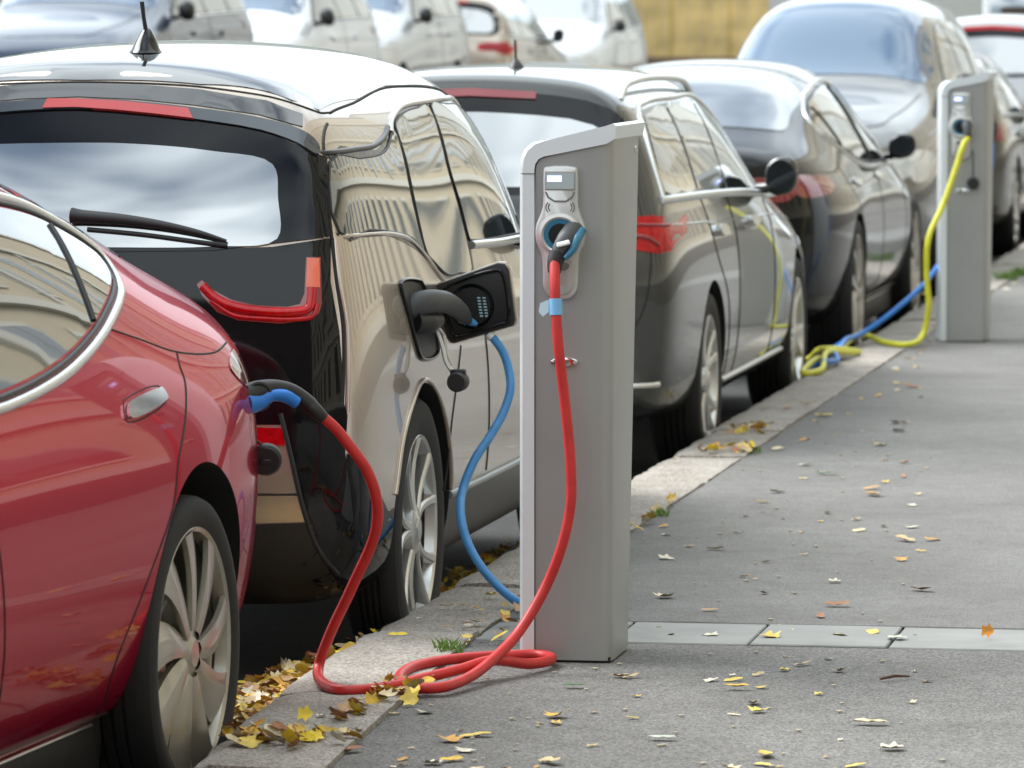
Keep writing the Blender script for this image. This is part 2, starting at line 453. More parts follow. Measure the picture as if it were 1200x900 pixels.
COMPACT = [
 (-.74, [(.68, .30, .05), (.78, .42, .02), (.80, .62, 0), (.79, .86, .02), (.745, 1.12, .07), (.66, 1.38, .15)], 1.45, .16),
 (-.67, [(.74, .22, .05), (.85, .32, .02), (.868, .60, .0), (.845, .88, .01), (.79, 1.13, .03), (.705, 1.43, .11)], 1.52, .12),
 (-.40, [(.76, .19), (.87, .28), (.885, .58), (.868, .88), (.805, 1.14, 0), (.715, 1.47)], 1.575),
 (.0, [(.76, .19), (.87, .28), (.8875, .56), (.872, .86), (.815, 1.11), (.71, 1.49)], 1.60),
 (.45, [(.76, .19), (.87, .28), (.885, .54), (.872, .82), (.825, 1.03), (.705, 1.495)], 1.61),
 (.9, [(.76, .19), (.87, .28), (.885, .52), (.872, .80), (.83, .98), (.70, 1.495)], 1.61),
 (1.4, [(.76, .19), (.87, .28), (.885, .52), (.872, .80), (.83, .98), (.70, 1.495)], 1.59),
 (1.8, [(.76, .19), (.87, .28), (.885, .52), (.870, .80), (.82, .98), (.695, 1.42)], 1.50),
 (2.1, [(.76, .19), (.87, .28), (.885, .54), (.865, .80), (.79, .97), (.66, 1.26)], 1.32),
 (2.4, [(.76, .19), (.87, .28), (.885, .54), (.86, .80), (.76, .96), (.62, 1.05)], 1.10),
 (2.75, [(.75, .20), (.86, .28), (.88, .54), (.85, .78), (.76, .92), (.6, .99)], 1.03),
 (3.1, [(.72, .22), (.82, .32), (.84, .52), (.80, .72), (.70, .86), (.5, .91)], .94),
 (3.28, [(.60, .26), (.68, .36), (.70, .52), (.66, .68), (.58, .78), (.42, .83)], .85)]
ESTATE = [
 (-.97, [(.62, .30), (.74, .38), (.79, .60), (.78, .86), (.73, 1.02, .06), (.60, 1.36, .22)], 1.42, .22),
 (-.90, [(.70, .24), (.83, .32), (.875, .60), (.86, .86), (.80, 1.03, .06), (.65, 1.39, .19)], 1.455, .17),
 (-.62, [(.76, .21), (.87, .29), (.90, .60), (.885, .85), (.825, 1.02), (.655, 1.415)], 1.485),
 (0, [(.76, .20), (.88, .28), (.905, .58), (.89, .83), (.835, 1.01), (.65, 1.43)], 1.50),
 (.7, [(.76, .20), (.88, .28), (.905, .54), (.89, .81), (.84, .99), (.65, 1.43)], 1.505),
 (1.3, [(.76, .20), (.88, .28), (.905, .54), (.89, .80), (.84, .98), (.64, 1.41)], 1.485),
 (1.65, [(.76, .20), (.88, .28), (.905, .54), (.89, .80), (.84, .97), (.63, 1.34)], 1.42),
 (2.05, [(.76, .20), (.88, .28), (.905, .56), (.89, .80), (.83, .96), (.64, 1.14)], 1.22),
 (2.45, [(.76, .20), (.88, .28), (.905, .58), (.88, .79), (.80, .93), (.64, .99)], 1.03),
 (3.0, [(.75, .20), (.87, .28), (.895, .56), (.865, .76), (.76, .88), (.56, .93)], .96),
 (3.55, [(.68, .22), (.80, .32), (.84, .50), (.80, .66), (.70, .80), (.5, .85)], .87),
 (3.76, [(.52, .26), (.62, .36), (.66, .50), (.63, .62), (.56, .72), (.42, .76)], .78)]
def scaled(st, sx=1, sy=1, sz=1, zr=None):
    out = []
    for s in st:
        rows = [tuple([q[0]*sx, q[1]*sz]+([q[2]*sy] if len(q) > 2 else [])) for q in s[1]]
        out.append(tuple([s[0]*sy, rows, s[2]*sz]+([s[3]*sy] if len(s) > 3 else [])))
    return out

P_RED = paint('red_paint', (.42, .003, .042), .5, .24); P_RED.node_tree.nodes['Principled BSDF'].inputs['Specular Tint'].default_value = (.9, .08, .2, 1); P_RED.node_tree.nodes['Principled BSDF'].inputs['Coat Weight'].default_value = .7; P_RED.node_tree.nodes['Principled BSDF'].inputs['Coat IOR'].default_value = 1.25; P_RED.node_tree.nodes['Principled BSDF'].inputs['Specular IOR Level'].default_value = .12
P_GOLD = paint('champagne_paint', (.47, .395, .325), .7, .27)
P_GREY = paint('dark_grey_paint', (.055, .057, .053), .4, .25); P_GREY.node_tree.nodes['Principled BSDF'].inputs['Coat IOR'].default_value = 1.45
P_BLACK = paint('black_paint', (.004, .004, .005), .0, .3); P_BLACK.node_tree.nodes['Principled BSDF'].inputs['Coat IOR'].default_value = 1.32; P_BLACK.node_tree.nodes['Principled BSDF'].inputs['Specular IOR Level'].default_value = .1
#@@BUILD
SX = .87
red = Car('electric_saloon', 'glossy red saloon, charging plug in its tail, at the left edge of the picture', 'car', (-3.293, 10.418, ROAD), R(176.6), scaled(SALOON, SX), P_RED, 4, (.04, .04), [(-.05, .352, .383, 1), (2.96, .352, .385, 1)])
wheels(red, .832, (0, 2.96), .338, .332, .268, .20, 'turbine', M_ALLOYG)
gold = Car('electric_compact', 'champagne gold compact with black tailgate, open charging flap and blue cable in its side', 'car', (-3.235, 12.945, ROAD), 0, scaled(COMPACT, SX), P_GOLD, 4, (.05, .05), [(0, .345, .38, 1), (2.57, .345, .38, 1)], archx=.5)
wheels(gold, .757, (0, 2.57), .345, .345, .248, .15, 'thin', M_ALLOY)
grey = Car('estate_car', 'dark grey estate car with silver roof rails beyond the front charging post', 'car', (-3.265, 18.741, ROAD), 0, scaled(ESTATE, SX), P_GREY, 3, (.05, .05), [(0, .33, .37, 1), (2.8, .33, .37, 1)])
wheels(grey, .768, (0, 2.8), .33, .33, .245, .19, 'double', M_ALLOY)
black = Car('electric_saloon', 'glossy black saloon seen from behind between the grey estate and the silver off-roader', 'car', (-3.38, 24.5, ROAD), 0, scaled(SALOON, SX), P_BLACK, 3, (.04, .04), [(0, .352, .385, 1), (2.96, .352, .385, 1)])
wheels(black, .832, (0, 2.96), .352, .352, .283, .20, 'turbine', M_ALLOYG)
#@@DETAIL
def mirror_part(c, name, side, cy, cz, x0, m_shell, m_glass, sc=1.0, wx=1.0, wz=1.0):
    """door mirror: shell + glass; side +1/-1"""
    bm = bmesh.new(); bmesh.ops.create_icosphere(bm, subdivisions=3, radius=1)
    for v in bm.verts:
        v.co.x = math.copysign(abs(v.co.x)**.8, v.co.x)*.085*sc*wx; v.co.z = math.copysign(abs(v.co.z)**.8, v.co.z)*.064*sc*wz+.012*v.co.x/.1; v.co.y = v.co.y*(.085 if v.co.y > 0 else .03)*sc
        v.co += Vector((side*(x0+.105), cy, cz))
    add_tube(bm, [(side*(x0-.03), cy+.02, cz-.06), (side*(x0+.05), cy+.02, cz-.05), (side*(x0+.08), cy+.01, cz-.02)], .02, 10)
    o = bm_obj(name, bm, m_shell, c.root, 50)
    bm = bmesh.new(); bmesh.ops.create_circle(bm, cap_ends=True, segments=28, radius=1)
    for v in bm.verts: v.co = Vector((side*(x0+.105)+v.co.x*.074*sc*wx, cy-.0315*sc, cz+v.co.y*.054*sc*wz))
    g = bm_obj('mirror_glass', bm, m_glass, o)
    return o
M_MIRG = mat('mirror_glass', (.05, .06, .07), .03, .6)
M_PLATE = mat('plate_white', (.75, .75, .73), .35)
M_SEAT = mat('blue_seat', (.03, .10, .28), .8)

def saloon_details(c, back=True):
    glass = [(.45, 1.283), (.24, 1.255), (.11, 1.222), (.0, 1.185), (-.04, 1.16), (-.01, 1.13), (.05, 1.11), (.146, 1.087), (.3, 1.052), (.472, 1.019), (.68, .988), (1.02, .96), (1.7, .95), (2.35, .95), (2.52, .96), (2.3, 1.07), (1.95, 1.225), (1.55, 1.31), (1.0, 1.325)]
    cyy = sum(p[0] for p in glass)/len(glass)
    for side in 'LR':
        g = c.panel('side_window', side, glass, M_GLASS, .003, .006, smooth=4)
        outer = []
        n = len(glass)
        for i in range(n):
            a, b = Vector(glass[i-1]), Vector(glass[(i+1) % n]); t = (b-a).normalized(); nn = Vector((t.y, -t.x))
            if nn.dot(Vector(glass[i])-Vector((.9, 1.12))) < 0: nn = -nn
            outer.append(tuple(Vector(glass[i])+nn*.012))
        c.line('window_seal', side, outer, .007, M_BLACKP, off=.0, closed=True, res=4)
        o2 = []
        for i in range(n):
            a, b = Vector(glass[i-1]), Vector(glass[(i+1) % n]); t = (b-a).normalized(); nn = Vector((t.y, -t.x))
            if nn.dot(Vector(glass[i])-Vector((.9, 1.12))) < 0: nn = -nn
            o2.append(tuple(Vector(glass[i])+nn*.030))
        c.line('window_chrome', side, o2, .0125, M_SATIN, off=-.003, closed=True, res=4, seg=10)
        c.line('window_divider', side, [(.188, 1.237), (.25, 1.15), (.315, 1.05)], .006, M_BLACKP, off=.004)
        c.line('window_pillar', side, [(1.22, 1.325), (1.25, 1.15), (1.28, .955)], .012, M_BLACKP, off=.001)
        c.line('door_gap', side, [(-.148, .96), (-.112, .93), (-.099, .906), (-.028, .854), (.063, .794), (.123, .749), (.178, .671), (.364, .512), (.48, .364), (.43, .262)], .0032, M_SEAM, off=-.001)
        c.line('door_gap', side, [(1.26, .935), (1.26, .79), (1.22, .52), (1.2, .30)], .0032, M_SEAM, off=-.001)
        c.line('door_gap', side, [(2.45, .92), (2.47, .75), (2.40, .5), (2.30, .30)], .0032, M_SEAM, off=-.001)
        c.line('tailgate_gap', side, [(.236, 1.031), (.059, .998), (-.136, .961), (-.42, .94), (-.62, .95)], .0028, M_SEAM, off=-.001)
        for dy in (0, 1.08):
            h = c.panel('door_handle', side, [(.377+dy, .861), (.36+dy, .883), (.321+dy, .890), (.13+dy, .900), (.102+dy, .898), (.095+dy, .88), (.13+dy, .872), (.35+dy, .856)], M_CHROME, .010, .01, smooth=4, grid=.02)
            c.line('handle_recess', side, [(.385+dy, .856), (.36+dy, .89), (.321+dy, .897), (.13+dy, .907), (.09+dy, .90), (.088+dy, .878), (.13+dy, .866), (.35+dy, .850)], .0016, M_SEAM, h, closed=True)
        c.panel('sill_trim', side, [(.33, .21), (.36, .262), (.744, .272), (1.2, .28), (2.0, .28), (2.6, .27), (2.62, .21), (1.6, .2)], M_BLACKP, .006, .01, smooth=0)
        sx = 1 if side == 'R' else -1
        bm = bmesh.new(); add_prism(bm, [(.365, .13), (.345, .20), (.36, .30), (2.57, .30), (2.60, .13)], sx*.60, sx*.735, 'x', .012); bm_obj('side_skirt', bm, M_BLACKP, c.root, 40)
        c.line('sill_chrome', side, [(.42, .246), (.94, .250), (1.7, .252), (2.5, .246)], .0055, M_SATIN, off=.006)
        c.panel('tail_lamp', side, [(-.93, .85), (-.93, .925), (-.74, .935), (-.56, .925), (-.50, .90), (-.56, .865), (-.74, .84)], M_DRED, .003, .01, smooth=5, grid=.025)
        c.panel('headlight', side, [(3.2, .70), (3.5, .72), (3.72, .66), (3.7, .60), (3.5, .62), (3.3, .64)], M_CLEAR, .003, .01, smooth=5)
        sg = 1 if side == 'R' else -1
        mirror_part(c, 'door_mirror', sg, 2.2, 1.0, .72, M_BLACKG, M_MIRG, 1.0, .85, 1.0)
    # arch lips are formed by the cut; rear end
    for sg in (1, -1):
        c.panel('tail_lamp', 'T', [(sg*.36, .84), (sg*.36, .915), (sg*.5, .93), (sg*.62, .92), (sg*.64, .875), (sg*.60, .825), (sg*.46, .825)], M_DRED, .004, .012, smooth=5, grid=.025)
        if c is black:
            c.panel('lamp_core', 'T', [(sg*.42, .855), (sg*.42, .895), (sg*.56, .90), (sg*.585, .875), (sg*.55, .850)], M_CLEAR, .007, .01, smooth=5, grid=.025)
    c.panel('rear_window', 'U', [(-.50, -.52), (-.52, -.2), (-.49, .30), (-.2, .42), (.2, .42), (.49, .30), (.52, -.2), (.50, -.52), (.25, -.62), (-.25, -.62)], M_REARG, .004, .008, smooth=5, grid=.05)
    c.panel('glass_roof', 'U', [(-.47, .58), (-.47, 1.4), (-.2, 1.5), (.2, 1.5), (.47, 1.4), (.47, .58), (.2, .56), (-.2, .56)], M_BLACKG, .003, .008, smooth=5, grid=.06)
    c.panel('windscreen', 'U', [(-.50, 1.85), (-.58, 2.62), (-.3, 2.74), (.3, 2.74), (.58, 2.62), (.50, 1.85), (.2, 1.78), (-.2, 1.78)], M_GLASS, .003, .008, smooth=5, grid=.06)
    c.line('tailgate_gap', 'T', [(-.56, .96), (-.58, .80), (-.5, .62), (0, .60), (.5, .62), (.58, .80), (.56, .96)], .003, M_SEAM)
    c.panel('number_plate', 'T', [(-.22, .66), (-.22, .76), (.22, .76), (.22, .66)], M_PLATE, .006, .01, smooth=0)
    c.line('tailgate_chrome', 'T', [(-.36, .82), (0, .825), (.36, .82)], .012, M_CHROME)
    c.panel('rear_diffuser', 'T', [(-.55, .34), (-.6, .44), (.6, .44), (.55, .34)], M_BLACKP, .004, .01, smooth=0)
saloon_details(red); saloon_details(black)
# charging socket rim at the red car's tail
bm = bmesh.new(); add_lathe(bm, [(.024, -.004), (.032, .004), (.034, .010), (.030, .012), (.020, .006)], 28, 'x', close=True)
cp = bm_obj('charging_port', bm, M_BLACKP, red.root, 40); cp.location = (-.775, -.655, .829); cp.rotation_euler = (0, 0, R(180-50))

# ---- gold compact
c = gold
M_GTRIM = mat('champagne_trim', (.50, .46, .40), .22, .75, .6)
M_FROST = mat('matt_black_trim', (.02, .02, .022), .35)
QW = [(-.622, 1.138), (-.555, 1.307), (-.30, 1.310), (-.044, 1.312), (.10, 1.325), (.19, 1.345), (.27, 1.366), (.312, 1.362), (.27, 1.28), (.233, 1.198), (.235, 1.11), (.25, 1.055), (.12, 1.092), (-.132, 1.119), (-.4, 1.135)]
RW = [(.345, 1.372), (.45, 1.396), (.62, 1.412), (.82, 1.418), (.99, 1.418), (.93, 1.33), (.885, 1.247), (.90, 1.14), (.915, 1.03), (.90, .975), (.70, .975), (.52, .979), (.36, 1.02), (.275, 1.052), (.262, 1.11), (.27, 1.20), (.31, 1.29)]
FW = [(1.03, 1.419), (1.285, 1.420), (1.55, 1.408), (1.78, 1.345), (1.95, 1.24), (2.12, 1.10), (2.15, 1.03), (1.84, 1.035), (1.52, 1.04), (1.01, 1.05), (.955, 1.06), (.945, 1.14), (.92, 1.24), (.965, 1.33)]
for side in 'RL':
    c.panel('window_surround', side, [(-.630, 1.130), (-.570, 1.318), (-.044, 1.326), (.19, 1.36), (.42, 1.408), (.62, 1.43), (1.04, 1.434), (1.34, 1.434), (1.62, 1.42), (1.86, 1.34), (2.04, 1.22), (2.22, 1.08), (2.24, 1.0), (1.5, 1.02), (.98, 1.03), (.93, .955), (.52, .965), (.26, 1.04), (-.13, 1.106), (-.4, 1.125)], M_BLACKG, .0015, .006, smooth=3)
    for nm, W in (('quarter_window', QW), ('rear_door_window', RW), ('front_door_window', FW)):
        gl = c.panel(nm, side, W, M_GLASS, .005, .006, smooth=3)
        c.line('window_seal', side, W, .0035, M_BLACKP, gl, off=.003, closed=True, res=3)
    c.line('roof_trim', side, [(-.60, 1.330), (-.3, 1.334), (-.053, 1.337), (.141, 1.356), (.25, 1.378)], .008, M_FROST, off=.0)
    c.line('roof_trim', side, [(.25, 1.362), (.318, 1.388), (.415, 1.406), (.608, 1.426), (1.044, 1.434), (1.343, 1.436), (1.62, 1.424), (1.88, 1.35), (2.07, 1.225)], .010, M_GTRIM, off=.0, seg=10)
    c.line('belt_trim', side, [(.97, 1.038), (1.4, 1.027), (1.8, 1.02), (2.2, 1.005)], .012, M_SATIN, off=.004)
    c.line('flank_edge', side, [(-.655, 1.128), (-.312, 1.122), (-.1, 1.112), (.10, 1.088), (.27, 1.038), (.474, .965), (.9, .95)], .007, c.pm, off=.001)
    c.line('door_gap', side, [(.574, .785), (.471, .689), (.372, .58), (.33, .50), (.289, .42)], .003, M_SEAM)
    c.line('door_gap', side, [(.93, .95), (.96, .75), (.95, .55), (.92, .42)], .003, M_SEAM)
    c.line('door_gap', side, [(2.02, .98), (2.05, .75), (2.02, .55), (1.95, .42)], .003, M_SEAM)
    c.panel('sill', side, [(.36, .24), (.33, .415), (.6, .412), (1.016, .41), (1.6, .41), (2.2, .41), (2.24, .24)], M_FROST, .008, .01, smooth=0, grid=.03)
    c.line('sill_edge', side, [(.34, .405), (.6, .402), (1.016, .40), (1.6, .40), (2.2, .40)], .011, mat('grey_blue_trim', (.16, .19, .21), .3), off=.006)
    c.panel('headlight', side, [(2.95, .70), (3.1, .74), (3.2, .70), (3.2, .60), (3.05, .60)], M_CLEAR, .003, .01)
    c.panel('bumper_side', side, [(-.70, .60), (-.655, .57), (-.58, .51), (-.50, .46), (-.452, .435), (-.40, .44), (-.385, .35), (-.39, .26), (-.55, .25), (-.68, .30)], M_BLACKG, .006, .012, smooth=2, grid=.025)
    c.line('arch_lip', side, [(-.375, .47), (-.30, .595), (-.15, .690), (.0, .733), (.15, .700), (.29, .605), (.375, .47), (.392, .36)], .006, c.pm, off=.002)
    sg = 1 if side == 'R' else -1
    mirror_part(c, 'door_mirror', sg, 2.22, 1.07, .70, M_BLACKG, M_MIRG)
    # door handle
    c.panel('door_handle', side, [(1.05, .87), (1.05, .89), (1.28, .895), (1.3, .875), (1.2, .865)], M_BLACKG, .02, .01, smooth=4, grid=.02)
# rear: black tailgate, glass, lamps
c.panel('tailgate', 'T', [(-.655, 1.127), (-.66, 1.02), (-.684, .90), (-.694, .80), (-.696, .70), (-.60, .69), (-.3, .69), (.3, .69), (.60, .69), (.696, .70), (.694, .80), (.684, .90), (.66, 1.02), (.655, 1.125), (.518, 1.104), (.372, 1.098), (.114, 1.094), (-.114, 1.094), (-.372, 1.098), (-.518, 1.116)], M_BLACKG, .003, .01, smooth=0, grid=.03)
GZ = [(-.653, 1.128), (-.640, 1.22), (-.624, 1.318), (-.53, 1.362), (-.469, 1.392), (-.302, 1.416), (0, 1.440), (.302, 1.416), (.469, 1.392), (.53, 1.362), (.624, 1.318), (.640, 1.22), (.653, 1.128), (.518, 1.112), (.372, 1.094), (.114, 1.09), (-.114, 1.09), (-.372, 1.094), (-.518, 1.112)]
rg = c.panel('rear_window', 'T', GZ, M_BLACKG, .007, .012, smooth=0, grid=.018)
c.panel('rear_glass', 'T', [(-.525, 1.122), (-.520, 1.22), (-.505, 1.300), (-.3, 1.340), (0, 1.352), (.161, 1.350), (.35, 1.334), (.505, 1.302), (.524, 1.22), (.528, 1.122), (.372, 1.103), (.114, 1.100), (-.114, 1.100), (-.372, 1.104)], M_REARG, .0095, .006, rg, smooth=5, grid=.016)
sp = c.panel('roof_spoiler', 'T', [(-.606, 1.322), (-.56, 1.352), (-.469, 1.384), (-.30, 1.412), (-.15, 1.428), (0, 1.434), (.15, 1.428), (.302, 1.410), (.469, 1.384), (.56, 1.352), (.606, 1.322), (.600, 1.348), (.560, 1.382), (.459, 1.414), (.3, 1.437), (.15, 1.452), (0, 1.458), (-.15, 1.452), (-.3, 1.437), (-.46, 1.414), (-.560, 1.382), (-.600, 1.348)], mat('spoiler_grey_blue', (.05, .06, .07), .15, .3, 1.0), .016, .02, smooth=3, grid=.02)
c.panel('brake_light', 'T', [(-.084, 1.434), (-.074, 1.456), (.0, 1.456), (.1, 1.452), (.2, 1.443), (.285, 1.434), (.300, 1.410), (.2, 1.421), (.1, 1.430), (0, 1.436)], mat('brake_lens', (.50, .05, .05), .15, 0, 1.0), .020, .012, sp, smooth=0, grid=.02)
c.line('roof_seam', 'U', [(-.586, -.369), (-.485, -.505), (-.258, -.535), (.023, -.54), (.258, -.535), (.44, -.52), (.535, -.48), (.575, -.42), (.588, -.33)], .003, M_SEAM)
for sg in (1, -1):
    c.line('roof_seam', 'U', [(sg*.588, -.33), (sg*.580, .0), (sg*.545, .6), (sg*.54, 1.3), (sg*.53, 1.65)], .004, M_SEAM)
    c.line('tailgate_gap', 'T', [(sg*.600, 1.40), (sg*.612, 1.355), (sg*.625, 1.31), (sg*.653, 1.15), (sg*.672, 1.03), (sg*.692, .91), (sg*.697, .80), (sg*.695, .72)], .0045, M_SEAM)
    c.line('flank_edge', 'T', [(sg*.664, 1.125), (sg*.678, 1.03), (sg*.700, .91), (sg*.706, .80), (sg*.706, .70)], .006, c.pm, off=.001)
    tl = c.panel('tail_lamp', 'T', [(sg*x, z) for x, z in [(.338, 1.012), (.350, 1.022), (.375, 1.0), (.425, .975), (.484, .962), (.56, .958), (.590, .965), (.600, .99), (.600, 1.078), (.634, 1.078), (.642, .965), (.636, .942), (.615, .926), (.547, .917), (.443, .925), (.39, .945), (.352, .985)]], M_DRED, .008, .012, smooth=0, grid=.012)
    c.line('lamp_tube', 'T', [(sg*x, z) for x, z in [(.352, 1.008), (.385, .978), (.43, .958), (.50, .947), (.58, .946), (.612, .955), (.618, .985), (.618, 1.005)]], .0125, M_RED, tl, off=.006)  # brighter red lens tubes, no emission
    c.line('lamp_tube', 'T', [(sg*x, z) for x, z in [(.375, .972), (.43, .938), (.50, .930), (.58, .928), (.622, .936), (.632, .965)]], .0065, M_RED, tl, off=.007)
    c.panel('indicator', 'T', [(sg*.603, 1.005), (sg*.603, 1.075), (sg*.631, 1.075), (sg*.636, 1.005)], M_ORANGE, .0105, .004, tl, smooth=0, grid=.02)
    c.panel('rear_reflector', 'T', [(sg*.42, .622), (sg*.42, .668), (sg*.556, .664), (sg*.560, .622)], M_RED, .005, .01, smooth=0, grid=.03)
    c.panel('bumper_corner', 'T', [(sg*.552, .70), (sg*.575, .605), (sg*.606, .456), (sg*.632, .37), (sg*.668, .306), (sg*.69, .289), (sg*.71, .36), (sg*.712, .43), (sg*.708, .515), (sg*.700, .603), (sg*.696, .725), (sg*.62, .72)], M_BLACKG, .007, .012, smooth=3, grid=.025)
    c.line('bumper_edge', 'T', [(sg*.550, .70), (sg*.573, .605), (sg*.604, .456), (sg*.632, .365), (sg*.668, .300)], .007, M_BLACKP, off=.004)
c.panel('tailgate_foot', 'T', [(-.55, .672), (-.55, .735), (0, .70), (.55, .735), (.55, .672)], M_BLACKG, .002, .01, smooth=0, grid=.03)
c.panel('rear_diffuser', 'T', [(-.60, .20), (-.61, .43), (0, .41), (.61, .43), (.66, .28), (.60, .20)], M_BLACKP, .006, .01, smooth=0, grid=.03)
c.line('bumper_crease', 'T', [(-.59, .50), (0, .50), (.59, .50)], .004, M_SEAM, off=-.002)
c.panel('number_plate', 'T', [(-.23, .52), (-.23, .62), (.21, .62), (.21, .52)], M_PLATE, .006, .01, smooth=0)
c.panel('roof_panel', 'U', [(-.575, -.40), (-.572, .1), (-.54, .6), (-.535, 1.3), (-.52, 1.70), (-.3, 1.76), (.3, 1.76), (.52, 1.70), (.535, 1.3), (.54, .6), (.572, .1), (.575, -.40), (.52, -.475), (.3, -.525), (0, -.535), (-.3, -.525), (-.52, -.475)], M_ROOFG, .0025, .006, smooth=0, grid=.05)
c.panel('rear_roof_strip', 'T', [(-.565, 1.395), (-.46, 1.425), (-.3, 1.448), (-.15, 1.462), (0, 1.468), (.15, 1.462), (.3, 1.448), (.46, 1.425), (.565, 1.395), (.555, 1.425), (.47, 1.458), (.3, 1.486), (.15, 1.497), (0, 1.500), (-.15, 1.497), (-.3, 1.486), (-.47, 1.458), (-.555, 1.425)], M_ROOFG, .0035, .006, smooth=0, grid=.025)
# windscreen and bonnet
c.panel('windscreen', 'U', [(-.50, 1.86), (-.57, 2.48), (-.3, 2.56), (.3, 2.56), (.57, 2.48), (.50, 1.86), (.2, 1.82), (-.2, 1.82)], M_GLASS, .004, .008, smooth=4, grid=.06)
c.panel('bonnet', 'U', [(-.52, 2.62), (-.40, 3.1), (0, 3.18), (.40, 3.1), (.52, 2.62), (0, 2.68)], M_BLACKG, .003, .01, smooth=4, grid=.06)
# wiper
wp, wn = [], []
for x, z in [(.02, 1.172), (.045, 1.170), (.15, 1.163), (.25, 1.150), (.34, 1.132), (.407, 1.113)]:
    p, n = c.cast('T', x, z); wp.append(p+n*.024)
bm = bmesh.new(); add_tube(bm, catmull(wp, 6), [.004+.016*(1-i/30) for i in range(31)], 10); wo = bm_obj('wiper', bm, M_BLACKP, c.root, 50)
wp = []
for x, z in [(.06, 1.142), (.2, 1.130), (.32, 1.115), (.408, 1.104)]:
    p, n = c.cast('T', x, z); wp.append(p+n*.012)
bm = bmesh.new(); add_tube(bm, catmull(wp, 6), .006, 8); bm_obj('wiper_blade', bm, M_BLACKP, wo, 50)
# antenna
p, n = c.cast('U', .085, -.22)
bm = bmesh.new()
add_lathe(bm, [(.0001, -.012), (.030, -.012), (.034, .0), (.028, .008), (.020, .030), (.010, .052), (.006, .056), (.0001, .056)], 24, 'z')
for v in bm.verts: v.co.y = v.co.y*1.35+.010*v.co.z/.05
ab = bm_obj('antenna', bm, M_BLACKG, c.root, 40); ab.location = p; ab.scale = (1.3, 1.3, 1.1)
bm = bmesh.new(); add_tube(bm, [(0, .004, .05), (-.003, -.001, .08), (-.006, -.004, .118)], [.0045, .004, .0045], 10); bm_obj('antenna_rod', bm, M_BLACKP, ab, 50)
# charging port, flap and cap
pt = c.panel('charging_port', 'R', [(-.162, .984), (.08, .985), (.125, .975), (.171, .933), (.224, .801), (.19, .785), (-.013, .790), (-.05, .81), (-.148, .95)], M_BLACKP, .002, .012, smooth=3, grid=.02)
c.line('port_rim', 'R', [(-.162, .984), (.08, .985), (.125, .975), (.171, .933), (.224, .801), (.19, .785), (-.013, .790), (-.05, .81), (-.148, .95)], .006, M_BLACKG, pt, closed=True, off=.003)
bm = bmesh.new(); add_lathe(bm, [(.045, 0), (.045, .022), (.038, .026), (.034, .02), (.034, 0)], 32, 'x', close=True)
o = bm_obj('port_collar', bm, M_BLACKP, pt, 40); o.location = (.735, .02, .905)
fl = [(-2.51, .812), (-2.338, .874), (-2.318, .872), (-2.306, .855), (-2.288, .717), (-2.295, .703), (-2.315, .697), (-2.458, .654), (-2.470, .656), (-2.478, .668), (-2.516, .795)]
fl = [(x+3.235, z+.15) for x, z in fl]
def shrink(P, k):
    cx = sum(p[0] for p in P)/len(P); cz = sum(p[1] for p in P)/len(P); return [(cx+(p[0]-cx)*k, cz+(p[1]-cz)*k) for p in P]
bm = bmesh.new(); add_prism(bm, fl, .355, .378, 'y', .004); fo = bm_obj('charging_flap', bm, c.pm, c.root, 40)
bm = bmesh.new(); add_prism(bm, shrink(fl, .965), .347, .356, 'y', .004); bm_obj('flap_lining', bm, M_BLACKP, fo, 40)
bm = bmesh.new()
o2 = shrink(fl, .80); pp = catmull([(x, .345, z) for x, z in o2], 4, True); pp.append(pp[0]); add_tube(bm, pp, .005, 8, cap=False); bm_obj('flap_ridge', bm, M_BLACKG, fo, 50)
bm = bmesh.new(); add_lathe(bm, [(.050, .0), (.056, -.006), (.060, 0)], 40, 'y'); o = bm_obj('flap_seal', bm, M_BLACKG, fo, 50); o.location = (.827, .346, .905)
bm = bmesh.new()
for i in range(2):
    for j in range(7):
        add_box(bm, i*.014, i*.014+.008, 0, .001, -j*.008, -j*.008+.004)
o = bm_obj('warning_print', bm, mat('print_pale_blue', (.35, .55, .62), .5), fo); o.location = (.842, .3455, .925)
for v in o.data.vertices: v.co.x += -v.co.z*.15
bm = bmesh.new(); add_tube(bm, catmull([(.765, .02, .89), (.785, .06, .86), (.80, .06, .82), (.812, .06, .775), (.832, .06, .745)], 6), .006, 6)
add_tube(bm, catmull([(.775, .03, .88), (.80, .07, .85), (.812, .07, .80), (.826, .07, .765)], 6), .004, 6)
st_ = bm_obj('cap_strap', bm, mat('clear_strap', (.55, .55, .52), .15, .3, 1.0), c.root, 50)
bm = bmesh.new(); add_lathe(bm, [(.0001, -.030), (.022, -.030), (.026, -.022), (.026, .022), (.022, .026), (.0001, .026)], 24, 'y'); add_box(bm, -.020, .020, -.012, .012, .012, .032, .004)
o = bm_obj('port_cap', bm, M_BLACKP, st_, 40); o.location = (.843, .06, .725)
bm = bmesh.new(); add_tube(bm, catmull([(.730, -.12, .86), (.748, -.26, .80), (.762, -.35, .70), (.764, -.36, .60), (.762, -.40, .50)], 6), .0028, 6)
# rear seat and dash hints are hidden by the tinted glass

